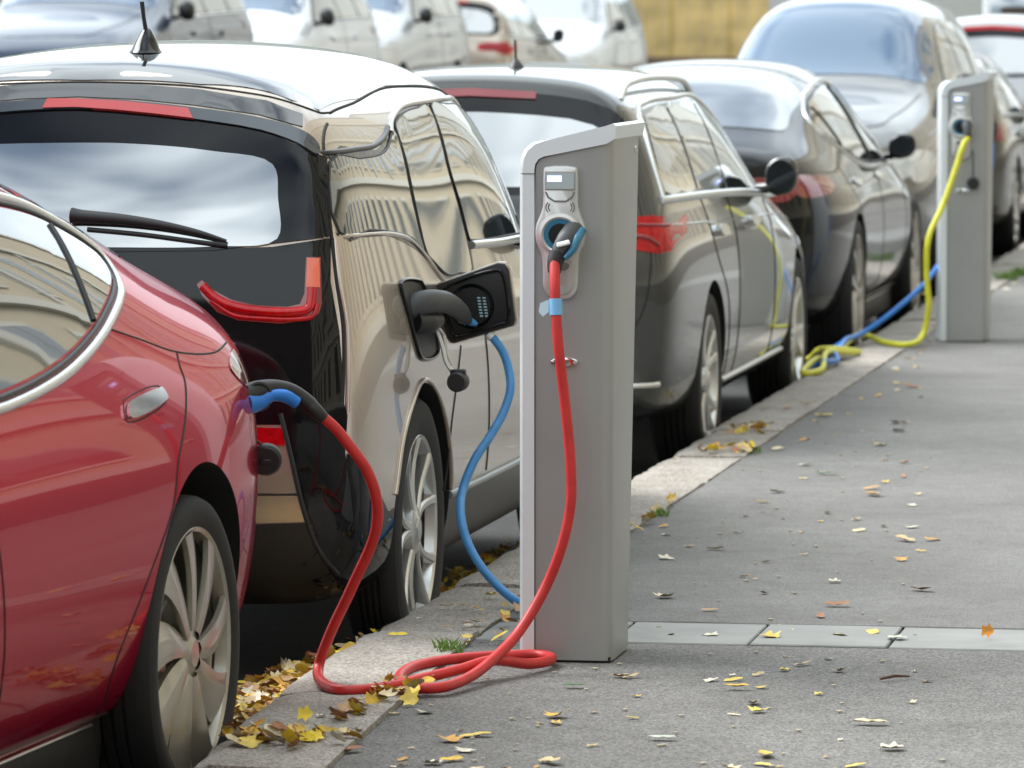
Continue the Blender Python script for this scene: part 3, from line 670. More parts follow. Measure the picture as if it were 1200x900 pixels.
# ---- dark grey estate
def estate_details(c, hero=True, lampm=M_RED, railm=None, wm=M_GLASS, screen=M_GLASS):
    s = c.sc
    def Z(P): return [(a, b*s) for a, b in P]
    W1 = [(-.72, 1.05), (-.66, 1.18), (-.52, 1.295), (-.25, 1.325), (.10, 1.332), (.02, 1.20), (-.05, 1.04), (-.4, 1.043)]
    W2 = [(.17, 1.333), (.5, 1.337), (.93, 1.335), (.85, 1.20), (.76, 1.018), (.4, 1.028), (.03, 1.038), (.10, 1.20)]
    W3 = [(.99, 1.334), (1.15, 1.332), (1.36, 1.29), (1.55, 1.21), (1.75, 1.08), (1.84, .99), (1.5, .998), (.83, 1.014), (.91, 1.20)]
    for side in 'RL':
        c.panel('window_surround', side, Z([(-.75, 1.035), (-.69, 1.19), (-.54, 1.31), (-.25, 1.342), (.5, 1.35), (1.16, 1.345), (1.38, 1.302), (1.6, 1.205), (1.78, 1.09), (1.93, .97), (1.5, .985), (.8, 1.0), (-.4, 1.03)]), M_BLACKG, .0015, .006, smooth=3)
        for nm, W in (('quarter_window', W1), ('rear_door_window', W2), ('front_door_window', W3)): c.panel(nm, side, Z(W), wm, .005, .006, smooth=2)
        if hero:
            c.line('window_chrome', side, Z([(-.76, 1.03), (-.70, 1.195), (-.54, 1.325), (-.25, 1.358), (.5, 1.366), (1.17, 1.36), (1.40, 1.315), (1.62, 1.215)]), .011, M_SATIN)
        c.line('belt_chrome', side, Z([(-.80, 1.022), (-.4, 1.018), (.4, 1.005), (1.2, .985), (1.95, .955)]), .015 if hero else .01, M_SATIN, off=.002)
        c.line('shoulder_crease', side, Z([(-.85, .935), (0, .915), (1.2, .885), (2.3, .86), (3.1, .80)]), .005, c.pm)
        for y in ((.03, .75, 1.88) if hero else (.75,)):
            c.line('door_gap', side, Z([(y, .99), (y+.02, .8), (y-.02, .55), (y-.06+(.25 if y < .1 else 0), .32)]) if y > .1 else Z([(y, 1.0), (y+.12, .8), (y+.38, .6), (y+.42, .32)]), .003, M_SEAM)
        for y in (.33, 1.30):
            c.panel('door_handle', side, Z([(y-.11, .862), (y-.11, .885), (y+.10, .878), (y+.11, .858)]), M_SATIN if hero else c.pm, .022, .01, smooth=3, grid=.02)
        c.line('sill_chrome', side, Z([(.44, .30), (1.2, .30), (2.35, .30)]), .010, M_SATIN if hero else M_BLACKP, off=.002)
        c.panel('headlight', side, Z([(3.1, .70), (3.4, .74), (3.6, .70), (3.6, .60), (3.4, .60)]), M_CLEAR, .003, .01, smooth=4)
        sg = 1 if side == 'R' else -1
        mirror_part(c, 'door_mirror', sg, 1.83, 1.03*s, .705, c.pm if hero else M_BLACKP, M_MIRG, 1.0, .78, 1.22)
        if railm:
            bm = bmesh.new(); P = [c.cast('U', sg*.52, y)[0]+Vector((0, 0, h)) for y, h in [(-.62, -.01), (-.5, .03), (-.3, .042), (.4, .045), (1.0, .038), (1.15, .02), (1.25, -.01)]]
            add_tube(bm, catmull(P, 6), .013, 10); bm_obj('roof_rail', bm, railm, c.root, 50)
        tl = c.panel('tail_lamp', side, Z([(-.95, .85), (-.95, .95), (-.90, .955), (-.868, .94), (-.875, .87), (-.91, .85)]), lampm, .006, .012, smooth=3, grid=.025)
        c.panel('tail_lamp', 'T', Z([(sg*.40, .885), (sg*.40, .95), (sg*.60, .965), (sg*.735, .957), (sg*.735, .845), (sg*.66, .845), (sg*.56, .875)]), lampm, .006, .012, smooth=2, grid=.025)
        c.line('lamp_bar', 'T', Z([(sg*.45, .935), (sg*.58, .94), (sg*.72, .935)]), .006, M_DRED, tl, off=.006)
        c.line('lamp_bar', 'T', Z([(sg*.45, .905), (sg*.58, .90), (sg*.66, .895), (sg*.70, .87)]), .009, M_DRED, tl, off=.006)
    c.panel('rear_window_surround', 'T', Z([(-.60, 1.06), (-.585, 1.25), (-.50, 1.345), (-.2, 1.40), (.2, 1.40), (.50, 1.345), (.585, 1.25), (.60, 1.06), (.3, 1.045), (-.3, 1.045)]), M_BLACKG, .003, .01, smooth=3, grid=.04)
    c.panel('rear_window', 'T', Z([(-.54, 1.08), (-.525, 1.22), (-.45, 1.285), (-.15, 1.325), (.15, 1.325), (.45, 1.285), (.525, 1.22), (.54, 1.08), (.3, 1.07), (-.3, 1.07)]), M_REARG, .006, .01, smooth=3, grid=.04)
    c.panel('brake_light', 'T', Z([(-.24, 1.375), (-.24, 1.40), (0, 1.412), (.24, 1.40), (.24, 1.375), (0, 1.385)]), M_DRED if hero else M_RED, .010, .01, smooth=0, grid=.03)
    c.line('tailgate_gap', 'T', Z([(-.62, 1.05), (-.68, .80), (-.6, .56), (0, .54), (.6, .56), (.68, .80), (.62, 1.05)]), .003, M_SEAM)
    c.panel('number_plate', 'T', Z([(-.24, .66), (-.24, .76), (.24, .76), (.24, .66)]), M_PLATE, .006, .01, smooth=0)
    c.line('bumper_trim', 'T', Z([(-.70, .375), (-.4, .365), (.4, .365), (.70, .375)]), .012, M_SATIN if hero else M_BLACKP)
    c.panel('windscreen', 'U', [(-.50, 1.48), (-.58, 2.22), (-.3, 2.32), (.3, 2.32), (.58, 2.22), (.50, 1.48), (.2, 1.42), (-.2, 1.42)], screen, .004, .008, smooth=4, grid=.06)
    c.line('bonnet_gap', 'U', [(-.58, 2.42), (-.5, 3.1), (-.38, 3.5), (.38, 3.5), (.5, 3.1), (.58, 2.42)], .004, M_SEAM)
    c.panel('grille', 'N', Z([(-.32, .50), (-.36, .66), (.36, .66), (.32, .50)]), M_BLACKG, .006, .01, smooth=0)
    c.panel('number_plate', 'N', Z([(-.22, .40), (-.22, .48), (.22, .48), (.22, .40)]), M_PLATE, .010, .01, smooth=0)
    for sg in (1, -1): c.panel('headlight', 'N', Z([(sg*.40, .60), (sg*.42, .68), (sg*.62, .70), (sg*.64, .62)]), M_CLEAR, .006, .01, smooth=3)
    if hero:
        p, n = c.cast('U', .085, -.28)
        bm = bmesh.new(); add_lathe(bm, [(.0001, -.01), (.026, -.01), (.03, 0), (.022, .012), (.008, .03), (.0001, .032)], 20, 'z')
        for v in bm.verts: v.co.y *= 1.4
        a = bm_obj('antenna', bm, M_BLACKP, c.root, 40); a.location = p
        bm = bmesh.new(); add_tube(bm, [(0, 0, .02), (-.002, -.01, .10)], .0045, 8); bm_obj('antenna_rod', bm, M_BLACKP, a)
grey.sc = 1
estate_details(grey, True, M_RED, M_SATIN)
#@@ENDDETAIL
#@@OTHERCARS
def other(name, label, X, Y, Z, rz, shape, pm, sz=1.0, sy=1.0, group=None, lamp=M_DRED, screen=M_GLASS, wm=M_GLASS, cat='car'):
    st = scaled(shape, SX, sy, sz)
    c = Car(name, label, cat, (X, Y, Z), rz, st, pm, 2, (.05, .05), [(0, .33, .38, 1), (2.8, .33, .38, 1)], group=group)
    wheels(c, .768, (0, 2.8), .34, .34, .245, .19, 'double', M_ALLOY)
    c.sc = sz; estate_details(c, False, lamp, None, wm, screen)
    return c
P_SILV = paint('silver_paint', (.16, .16, .155), .6, .3); P_WHITE = paint('white_paint', (.72, .73, .74), 0, .3); P_BRN = paint('bronze_grey_paint', (.10, .095, .08), .5, .3)
P_NAVY = paint('navy_paint', (.03, .045, .08), .3, .3); P_LGREY = paint('pale_grey_paint', (.5, .51, .52), .3, .3)
M_SCR = mat('blue_tint_screen', (.02, .075, .16), .03, 0, 1.0, .5)
other('off_roader', 'tall silver off-roader facing the camera behind the black saloon, with blue-tinted windscreen', -3.42, 33.2, ROAD, math.pi, ESTATE, P_SILV, 1.22, screen=M_SCR)
other('parked_car', 'grey hatchback just behind the far charging post', -3.42, 36.2, ROAD, 0, ESTATE, P_BRN, .98)
other('parked_car', 'white car with red brake light strip above its rear window, beyond the far post', -3.30, 43.0, ROAD, 0, ESTATE, P_LGREY, 1.14, lamp=M_RED)
KB = .40
G1 = 'cars parked along the far side of the street'
other('parked_car', 'dark navy car at the left edge of the background row, facing the camera', -10.1, 40.7, KB+.05, math.pi, ESTATE, P_NAVY, 1.1, group=G1, screen=M_SCR)
other('parked_car', 'white car second from the left in the background row, facing the camera', -10.1, 46.0, KB, math.pi, ESTATE, P_WHITE, 1.1, group=G1, screen=M_SCR)
other('parked_car', 'pale grey car third from the left in the background row, facing the camera', -10.15, 50.9, KB, math.pi, ESTATE, P_LGREY, 1.12, group=G1, screen=M_SCR)
other('parked_car', 'bronze car seen from behind in the background row, with a bright red tail lamp', -13.35, 72.5, KB-.05, 0, ESTATE, P_BRN, .92, group=G1, lamp=M_RED) if False else None
other('parked_car', 'beige car facing away in the background row, with bright red tail lamp', -10.1, 54.9, KB-.12, 0, ESTATE, P_GOLD, 1.02, group=G1, lamp=M_RED)
other('parked_car', 'tall white car at the right end of the background row, before the yellow hoarding', -10.3, 64.5, KB-.20, math.pi, ESTATE, P_WHITE, 1.2, group=G1, screen=M_REARG)
G2 = 'cars parked in the second row on the far side'
other('parked_car', 'navy car in the second background row, behind the gap between navy and white cars', -14.6, 50.0, KB+.12, math.pi, ESTATE, P_NAVY, 1.1, group=G2, screen=M_SCR)
other('parked_car', 'dark grey car in the second background row, behind the pale grey car', -14.8, 58.0, KB+.12, math.pi, ESTATE, P_GREY, 1.05, group=G2, screen=M_SCR)
other('parked_car', 'pale car in the second background row, left of the tall white car', -14.2, 69.0, KB-.1, math.pi, ESTATE, P_LGREY, 1.1, group=G2, screen=M_SCR)
other('parked_car', 'bronze car in the second background row, farthest left', -15.2, 43.5, KB+.1, math.pi, ESTATE, P_BRN, 1.1, group=G2, screen=M_SCR)
# a delivery van further up the kerb
van = thing('delivery_van', 'tall white van parked far up the kerb at the top right', 'van', (-3.2, 50.5, ROAD))
bm = bmesh.new(); add_prism(bm, [(0, .35), (0, 1.9), (.12, 2.3), (.3, 2.4), (3.6, 2.4), (4.1, 2.2), (4.7, 1.25), (5.4, 1.05), (5.6, .8), (5.6, .35)], -.85, .85, 'x', .08)
bm_obj('body', bm, P_WHITE, van, 35)
bm = bmesh.new()
for sg in (-1, 1): add_box(bm, sg*.42-.36, sg*.42+.36, -.012, .02, 1.35, 1.95, .01)
bm_obj('rear_window', bm, M_REARG, van, 35)
for sg in (-1, 1):
    bm = bmesh.new(); add_box(bm, sg*.76-.06, sg*.76+.06, -.012, .02, .8, 1.3, .01); bm_obj('tail_lamp', bm, M_DRED, van, 35)
    bm = bmesh.new(); add_prism(bm, [(3.4, 1.35), (3.4, 1.95), (4.1, 1.95), (4.55, 1.35)], sg*.84-.012, sg*.84+.02, 'x', .004); bm_obj('door_window', bm, M_GLASS, van, 35)
    for y in (.9, 4.5):
        bm = bmesh.new(); add_lathe(bm, [(.0001, -.1), (.34, -.1), (.36, -.07), (.36, .07), (.34, .1), (.0001, .1)], 40, 'x'); o = bm_obj('wheel', bm, M_RUBBER, van, 40); o.location = (sg*.80, y, .36)
#@@SCENE
# ------------------------------------------------------------------ ground
def asphalt(name, c1, c2, sp, spc, bumps=1.0):
    m = mat(name, c1, .88); nt = m.node_tree; b = nt.nodes['Principled BSDF']
    tc = nt.nodes.new('ShaderNodeTexCoord')
    n1 = nt.nodes.new('ShaderNodeTexNoise'); n1.inputs['Scale'].default_value = 1.3; n1.inputs['Detail'].default_value = 8; n1.inputs['Roughness'].default_value = .65
    n2 = nt.nodes.new('ShaderNodeTexVoronoi'); n2.inputs['Scale'].default_value = sp
    n3 = nt.nodes.new('ShaderNodeTexNoise'); n3.inputs['Scale'].default_value = sp*.8; n3.inputs['Detail'].default_value = 3
    for n in (n1, n2, n3): nt.links.new(tc.outputs['Object'], n.inputs['Vector'])
    n0 = nt.nodes.new('ShaderNodeTexNoise'); n0.inputs['Scale'].default_value = 9; n0.inputs['Detail'].default_value = 10; n0.inputs['Roughness'].default_value = .75; n0.inputs['Distortion'].default_value = .6
    r0 = nt.nodes.new('ShaderNodeValToRGB'); r0.color_ramp.elements[0].position = .36; r0.color_ramp.elements[1].position = .56; r0.color_ramp.elements[0].color = (.84, .83, .81, 1); r0.color_ramp.elements[1].color = (1, 1, 1, 1)
    nt.links.new(tc.outputs['Object'], n0.inputs['Vector']); nt.links.new(n0.outputs['Fac'], r0.inputs['Fac'])
    r1 = nt.nodes.new('ShaderNodeValToRGB'); r1.color_ramp.elements[0].position = .35; r1.color_ramp.elements[1].position = .68
    r1.color_ramp.elements[0].color = (*c1, 1); r1.color_ramp.elements[1].color = (*c2, 1)
    nt.links.new(n1.outputs['Fac'], r1.inputs['Fac'])
    sx = nt.nodes.new('ShaderNodeSeparateColor'); nt.links.new(n2.outputs['Color'], sx.inputs[0])
    r2 = nt.nodes.new('ShaderNodeValToRGB'); e = r2.color_ramp.elements; e[0].position = 0; e[0].color = (1-spc, 1-spc, 1-spc, 1); e[1].position = 1; e[1].color = (1+spc, 1+spc, 1+spc*.95, 1)
    nt.links.new(sx.outputs[0], r2.inputs['Fac'])
    mu = nt.nodes.new('ShaderNodeMix'); mu.data_type = 'RGBA'; mu.blend_type = 'MULTIPLY'; mu.inputs['Factor'].default_value = 1
    nt.links.new(r1.outputs[0], mu.inputs['A']); nt.links.new(r2.outputs[0], mu.inputs['B'])
    m3 = nt.nodes.new('ShaderNodeMix'); m3.data_type = 'RGBA'; m3.blend_type = 'MULTIPLY'; m3.inputs['Factor'].default_value = 1; nt.links.new(mu.outputs['Result'], m3.inputs['A']); nt.links.new(r0.outputs[0], m3.inputs['B']); nt.links.new(m3.outputs['Result'], b.inputs['Base Color'])
    bp = nt.nodes.new('ShaderNodeBump'); bp.inputs['Strength'].default_value = .6*bumps; bp.inputs['Distance'].default_value = .003
    nt.links.new(n3.outputs['Fac'], bp.inputs['Height']); nt.links.new(bp.outputs['Normal'], b.inputs['Normal'])
    return m
A_ROAD = asphalt('asphalt_road', (.035, .035, .036), (.055, .055, .055), 260, .5)
A_FAR = asphalt('asphalt_walk', (.136, .133, .128), (.182, .179, .173), 330, .42)
A_NEAR = asphalt('asphalt_walk_coarse', (.118, .114, .109), (.175, .170, .163), 230, .6, 1.6)
M_PAVER = mat('concrete_paver', (.25, .255, .245), .85, noise=(7, .14, .08), bump=(180, .3, .002))
def granite():
    m = mat('granite', (.36, .33, .29), .8); nt = m.node_tree; b = nt.nodes['Principled BSDF']; tc = nt.nodes.new('ShaderNodeTexCoord')
    v = nt.nodes.new('ShaderNodeTexVoronoi'); v.inputs['Scale'].default_value = 190; n = nt.nodes.new('ShaderNodeTexNoise'); n.inputs['Scale'].default_value = 5; n.inputs['Detail'].default_value = 8
    nt.links.new(tc.outputs['Object'], v.inputs['Vector']); nt.links.new(tc.outputs['Object'], n.inputs['Vector'])
    sx = nt.nodes.new('ShaderNodeSeparateColor'); nt.links.new(v.outputs['Color'], sx.inputs[0])
    r = nt.nodes.new('ShaderNodeValToRGB'); e = r.color_ramp.elements; e[0].color = (.17, .155, .137, 1); e[1].color = (.45, .41, .36, 1); e[1].position = .9
    nt.links.new(sx.outputs[1], r.inputs['Fac'])
    r2 = nt.nodes.new('ShaderNodeValToRGB'); e = r2.color_ramp.elements; e[0].position = .3; e[0].color = (.72, .70, .66, 1); e[1].position = .65; e[1].color = (1, 1, 1, 1)
    nt.links.new(n.outputs['Fac'], r2.inputs['Fac'])
    mu = nt.nodes.new('ShaderNodeMix'); mu.data_type = 'RGBA'; mu.blend_type = 'MULTIPLY'; mu.inputs['Factor'].default_value = 1
    nt.links.new(r.outputs[0], mu.inputs['A']); nt.links.new(r2.outputs[0], mu.inputs['B']); nt.links.new(mu.outputs['Result'], b.inputs['Base Color'])
    bp = nt.nodes.new('ShaderNodeBump'); bp.inputs['Strength'].default_value = .5; bp.inputs['Distance'].default_value = .006
    n4 = nt.nodes.new('ShaderNodeTexNoise'); n4.inputs['Scale'].default_value = 60; n4.inputs['Detail'].default_value = 6; nt.links.new(tc.outputs['Object'], n4.inputs['Vector'])
    nt.links.new(n4.outputs['Fac'], bp.inputs['Height']); nt.links.new(bp.outputs['Normal'], b.inputs['Normal'])
    return m
M_GRAN = granite()
kind(mesh_obj('ground', [(-500, -150, ROAD-.01), (500, -150, ROAD-.01), (500, 1500, ROAD-.01), (-500, 1500, ROAD-.01)], [(0, 1, 2, 3)], mat('ground_far', (.12, .12, .11), .9)), 'structure')
kind(mesh_obj('road', [(-9.6, -60, ROAD), (-2.0, -60, ROAD), (-2.0, 400, ROAD), (-9.6, 400, ROAD)], [(0, 1, 2, 3)], A_ROAD), 'structure')
bm = bmesh.new(); add_box(bm, -60, -9.15, 34, 125, ROAD-.2, KB-.20); kind(bm_obj('parking_area', bm, A_ROAD), 'structure')
def kin(y): return -2.22+(.10*min(1, max(0, (12.3-y)/2.2)))     # inner kerb line drifts towards the walk near the camera
def kout(y): return -2.492+(.10*min(1, max(0, (11.6-y)/1.8)))
def walk(name, y0, y1, m, z=0):
    bm = bmesh.new(); n = max(1, int((y1-y0)/.25)); n = min(n, 400); prev = None
    rnd = random.Random(3)
    for i in range(n+1):
        y = y0+(y1-y0)*i/n; a = bm.verts.new((kin(y)-.004+rnd.uniform(-.008, .012), y, z)); b = bm.verts.new((5.2, y, z))
        if prev: bm.faces.new((prev[0], prev[1], b, a))
        prev = (a, b)
    return kind(bm_obj(name, bm, m), 'structure')
walk('pavement', -40, 12.235, A_NEAR, -.002); walk('pavement', 12.66, 240, A_FAR, -.002)
bm = bmesh.new(); add_box(bm, -2.26, 5.2, 12.2, 12.7, -.10, -.006)
kind(bm_obj('pavement_bed', bm, mat('joint_sand', (.05, .045, .04), .9)), 'structure')
bm = bmesh.new(); rr_ = random.Random(2); prev = None
for i in range(121):
    x = -2.2+7.2*i/120; wv = .004*math.sin(i*.9)+rr_.uniform(-.003, .003); a = bm.verts.new((x, 12.655+wv*.5, .001)); b = bm.verts.new((x, 12.672+wv+rr_.uniform(0, .006), .001))
    if prev: bm.faces.new((prev[0], a, b, prev[1]))
    prev = (a, b)
kind(bm_obj('joint_line', bm, mat('tar_joint', (.03, .03, .028), .8)), 'structure')
bm = bmesh.new(); x = -2.215; k = 0
while x < 5:
    w_ = .338; add_box(bm, x+.003, x+w_-.003, 12.242, 12.652, -.05, .002+random.uniform(-.0015, .0015), .003, 1); x += w_
kind(bm_obj('paver_strip', bm, M_PAVER), 'structure')
# kerb stones of rough granite
bm = bmesh.new(); y = 5.0; rnd = random.Random(11)
while y < 200:
    L = rnd.uniform(.8, 1.25) if y < 60 else 6
    ny, nx = (14, 6) if y < 22 else ((6, 3) if y < 60 else (1, 1))
    top = []
    sh = rnd.uniform(-.008, .008); zt = rnd.uniform(-.004, .006)
    for i in range(ny+1):
        row = []
        yy = y+.005+(L-.010)*i/ny
        for j in range(nx+1):
            t = j/nx; xo, xi = kout(yy)+sh, kin(yy)+sh*.3
            xx = xo+(xi-xo)*t; zz = .006+zt
            if j == 0: xx += rnd.uniform(0, .014); zz -= .012
            if i in (0, ny): zz -= .006
            if nx > 2: zz += rnd.uniform(-.002, .002)
            row.append(bm.verts.new((xx, yy, zz)))
        row = [bm.verts.new((row[0].co.x+rnd.uniform(-.008, .004), yy, ROAD-.02))]+row+[bm.verts.new((row[-1].co.x, yy, ROAD-.02))]
        top.append(row)
    for i in range(ny):
        for j in range(nx+2): bm.faces.new((top[i][j], top[i][j+1], top[i+1][j+1], top[i+1][j]))
    bm.faces.new(top[0]); bm.faces.new(top[-1][::-1])
    y += L
bmesh.ops.recalc_face_normals(bm, faces=bm.faces[:])
kind(bm_obj('kerb', bm, M_GRAN, None, 50), 'structure')

# ------------------------------------------------------------------ charging posts
M_POST = mat('post_grey', (.375, .378, .368), .36, .4, noise=(2.5, .07, .04), bump=(500, .05, .0005)); M_BAND = mat('post_white_band', (.72, .76, .78), .3, .15, .2)
M_PLT = mat('fascia_silver', (.58, .575, .55), .32, .5); M_BLUE = mat('socket_blue', (.03, .16, .26), .35)
M_SCRN = mat('post_screen', (.40, .46, .46), .2, emis=(.25, .3, 1.0), estr=.0)
def post(label, X, Y):
    t = thing('charging_post', label, 'charging post', (X, Y, 0), 0, 'charging posts on the kerb')
    # local origin: middle of the foot. front face y = -.26
    f = -.225
    def back(z): return f+.28+.17*z/1.25
    # housing: rounded box, deeper towards the top
    xl, xr = -.062+.0, .132
    bm = bmesh.new(); zs = [0.004, .3, .6, .9, 1.12, 1.2]
    def ring(z, grow=0):
        b = back(z); r = .026; P = []
        for cx, cy, a0 in ((xr-r, f+r, -90), (xr-r, b-r, 0), (xl+.004, b-.004, 90), (xl+.004, f+.004, 180)):
            rr = r if cx > 0 else .004
            for k in range(5 if rr > .01 else 2):
                a = R(a0+90*k/(4 if rr > .01 else 1)); P.append((cx+rr*math.cos(a), cy+rr*math.sin(a)))
        return P
    rings = []
    for z in zs:
        P = ring(z)
        rings.append([bm.verts.new((x, y, z if z < 1.2 else 1.188+.055*(x-xl)/(xr-xl)*.8)) for x, y in P])
    for a, b in zip(rings, rings[1:]):
        for k in range(len(a)): bm.faces.new((a[k], a[(k+1) % len(a)], b[(k+1) % len(b)], b[k]))
    bm.faces.new(rings[0]); bm.faces.new(rings[-1][::-1]); bmesh.ops.recalc_face_normals(bm, faces=bm.faces[:])
    h = bm_obj('housing', bm, M_POST, t, 35)
    # white band: up the road side, round the corner and over the top
    out = [(-.045, 0.003), (-.045, .0)]
    O = [(-.080, .004), (-.080, 1.168), (-.077, 1.185), (-.069, 1.200), (-.055, 1.211), (-.035, 1.218), (.118, 1.250), (.134, 1.256), (.138, 1.262)]
    I = [(.138, 1.232), (.118, 1.220), (-.030, 1.190), (-.042, 1.184), (-.050, 1.172), (-.052, 1.160), (-.052, .004)]
    O = [(-.080, .004), (-.080, 1.160), (-.077, 1.184), (-.068, 1.204), (-.050, 1.219), (-.030, 1.226), (.116, 1.262), (.134, 1.268), (.142, 1.262)]
    poly = O+I
    bm = bmesh.new(); ys = [f-.006, f+.02, f+.08, f+.16, f+.24, f+.30]
    def bow(y, z): 
        s_ = (y-f)/.3; return -(.040*math.sin(min(1, max(0, s_)*1.25)*math.pi/2)) if True else 0
    R_ = []
    for i, y in enumerate(ys+[None]):
        ring_ = []
        for x, z in poly:
            yy = y if y is not None else back(z)+.006
            if y is not None and i > 0: yy = min(y, back(z)+.002-.004*(len(ys)-i))
            w_ = max(0, min(1, (-.02-x)/.03)) if z > 1.17 else (1 if x < -.06 else .0)
            xx = x+bow(yy, z)*w_
            if y is None: xx = x+bow(yy, z)*w_*.75
            ring_.append(bm.verts.new((xx, yy, z)))
        R_.append(ring_)
    for a, b in zip(R_, R_[1:]):
        for k in range(len(a)): bm.faces.new((a[k], a[(k+1) % len(a)], b[(k+1) % len(b)], b[k]))
    bm.faces.new(R_[0]); bm.faces.new(R_[-1][::-1]); bmesh.ops.recalc_face_normals(bm, faces=bm.faces[:])
    bm_obj('side_band', bm, M_BAND, t, 32)
    bm = bmesh.new(); add_tube(bm, catmull([(-.052, f-.002, .01), (-.052, f-.002, .6), (-.052, f-.002, 1.150), (-.049, f-.002, 1.172), (-.040, f-.002, 1.185), (-.028, f-.002, 1.190), (.118, f-.002, 1.2215)], 6), .0018, 6); bm_obj('band_joint', bm, M_SEAM, t)
    bm = bmesh.new(); add_box(bm, -.084, -.052, f-.0075, f-.004, 1.1490, 1.1505); bm_obj('band_seam', bm, M_SEAM, t)
    bm = bmesh.new(); add_box(bm, -.058, .128, f+.006, f+.27, .0, .012); bm_obj('base_plate', bm, M_BLACKP, t)
    # side bolt
    bm = bmesh.new(); add_lathe(bm, [(.0001, .004), (.006, .004), (.009, .001), (.009, -.004)], 16, 'x'); o = bm_obj('bolt', bm, M_CHROME, t, 40); o.location = (xr, f+.36, 1.20)
    # fascia
    FX = .021
    def P2(pts): return [(x, z) for x, z in pts]
    outl = [(-.040, 1.160), (-.036, 1.166), (.036, 1.166), (.041, 1.160), (.043, 1.075), (.050, 1.050), (.058, 1.030), (.060, 1.008), (.056, .985), (.046, .962), (.043, .93), (.042, .888), (.034, .868), (.018, .857), (-.014, .857), (-.031, .866), (-.041, .886), (-.042, .93), (-.046, .962), (-.056, .985), (-.060, 1.008), (-.058, 1.030), (-.050, 1.050), (-.042, 1.075)]
    outl = [(p.x, p.y) for p in catmull([(a, b, 0) for a, b in outl], 3, True)]
    fa = thing_part('fascia', [(x+FX-.01, z) for x, z in outl], f-.016, f+.004, .006, M_PLT, t)
    L = lambda nm, pts, y0, y1, bev, m: thing_part(nm, [(x+FX-.01, z) for x, z in pts], y0, y1, bev, m, fa)
    L('display_bezel', [(-.036, 1.156), (.036, 1.156), (.036, 1.112), (-.036, 1.112)], f-.0185, f-.012, .001, mat('bezel_grey', (.30, .30, .29), .4))
    L('display', [(-.033, 1.152), (.033, 1.152), (.033, 1.115), (-.033, 1.115)], f-.0195, f-.018, 0, M_SCRN)
    L('lit_text', [(-.030, 1.146), (.004, 1.146), (.004, 1.132), (-.030, 1.132)], f-.0202, f-.0194, 0, mat('lit_display', (.3, .35, .7), .3, emis=(.35, .42, 1.0), estr=1.6))
    L('lit_glyph', [(-.022, 1.142), (-.008, 1.142), (-.008, 1.137), (-.022, 1.137)], f-.0208, f-.0201, 0, mat('lit_white', (.8, .8, .9), .3, emis=(.9, .93, 1), estr=1.5))
    L('cover_line', [(x, z) for x, z in [(-.036, 1.108), (-.030, 1.094), (-.014, 1.084), (.014, 1.084), (.030, 1.094), (.036, 1.108), (.032, 1.108), (.027, 1.097), (.013, 1.088), (-.013, 1.088), (-.027, 1.097), (-.032, 1.108)]], f-.0178, f-.014, 0, mat('groove_grey', (.16, .16, .15), .5))
    bm = bmesh.new()
    for sg in (-1, 1):
        for r_ in (.010, .016, .022):
            if r_ == .010: continue
            add_tube(bm, [(FX-.01+sg*(.012+r_*math.cos(R(a))), f-.0172, 1.072+r_*math.sin(R(a))*.8) for a in range(-40, 41, 10)], .0011, 5)
    bm_obj('wave_symbol', bm, mat('symbol_dark', (.08, .08, .08), .5), fa)
    # socket
    bm = bmesh.new(); add_lathe(bm, [(.034, -.004), (.044, -.010), (.052, -.008), (.054, .0)], 40, 'y'); o = bm_obj('socket_ring', bm, M_PLT, t, 40); o.location = (FX-.01, f-.013, 1.008); o.scale = (.98, 1, .95)
    bm = bmesh.new(); add_lathe(bm, [(.0001, -.0045), (.030, -.0045), (.041, -.006), (.043, -.003)], 40, 'y'); o2 = bm_obj('socket', bm, M_BLUE, t, 40); o2.location = (FX-.01, f-.0145, 1.008); o2.scale = (.98, 1, .95)
    bm = bmesh.new(); add_lathe(bm, [(.0001, -.0075), (.026, -.0075), (.028, -.004)], 32, 'y'); bm_obj('socket_hole', bm, mat('hole_black', (.004, .004, .004), .8), o2, 40)
    L('label_plate', [(p.x, p.y) for p in catmull([(a, b, 0) for a, b in [(-.030, .945), (.030, .945), (.033, .92), (.030, .884), (.014, .868), (-.012, .868), (-.028, .884), (-.032, .92)]], 3, True)], f-.020, f-.012, .003, mat('fascia_pale', (.50, .49, .46), .3, .4))
    L('thumb_grip', [(p.x, p.y) for p in catmull([(a, b, 0) for a, b in [(-.022, .938), (0, .946), (.022, .938), (.018, .928), (0, .923), (-.018, .928)]], 3, True)], f-.0215, f-.018, .001, mat('groove_grey', (.16, .16, .15), .5))
    # lock
    bm = bmesh.new(); P = catmull([(-.036, .709, 0), (-.022, .718, 0), (.010, .719, 0), (.030, .711, 0), (.022, .702, 0), (-.022, .699, 0)], 4, True)
    add_prism(bm, [(p.x+.022, p.y) for p in P], f-.008, f+.002, 'y', .002); lk = bm_obj('lock_latch', bm, M_CHROME, t, 40)
    bm = bmesh.new(); add_box(bm, -.004, .016, f-.0105, f-.007, .705, .713); bm_obj('keyhole', bm, M_BLACKP, lk)
    return t
def thing_part(nm, pts, y0, y1, bev, m, parent):
    bm = bmesh.new(); add_prism(bm, pts, y0, y1, 'y', bev); return bm_obj(nm, bm, m, parent, 40)
post('front grey charging post with white band, red cable plugged into its face', -1.943, 12.065)
post('far grey charging post with white band, yellow cable plugged into its face', -2.032, 24.24)

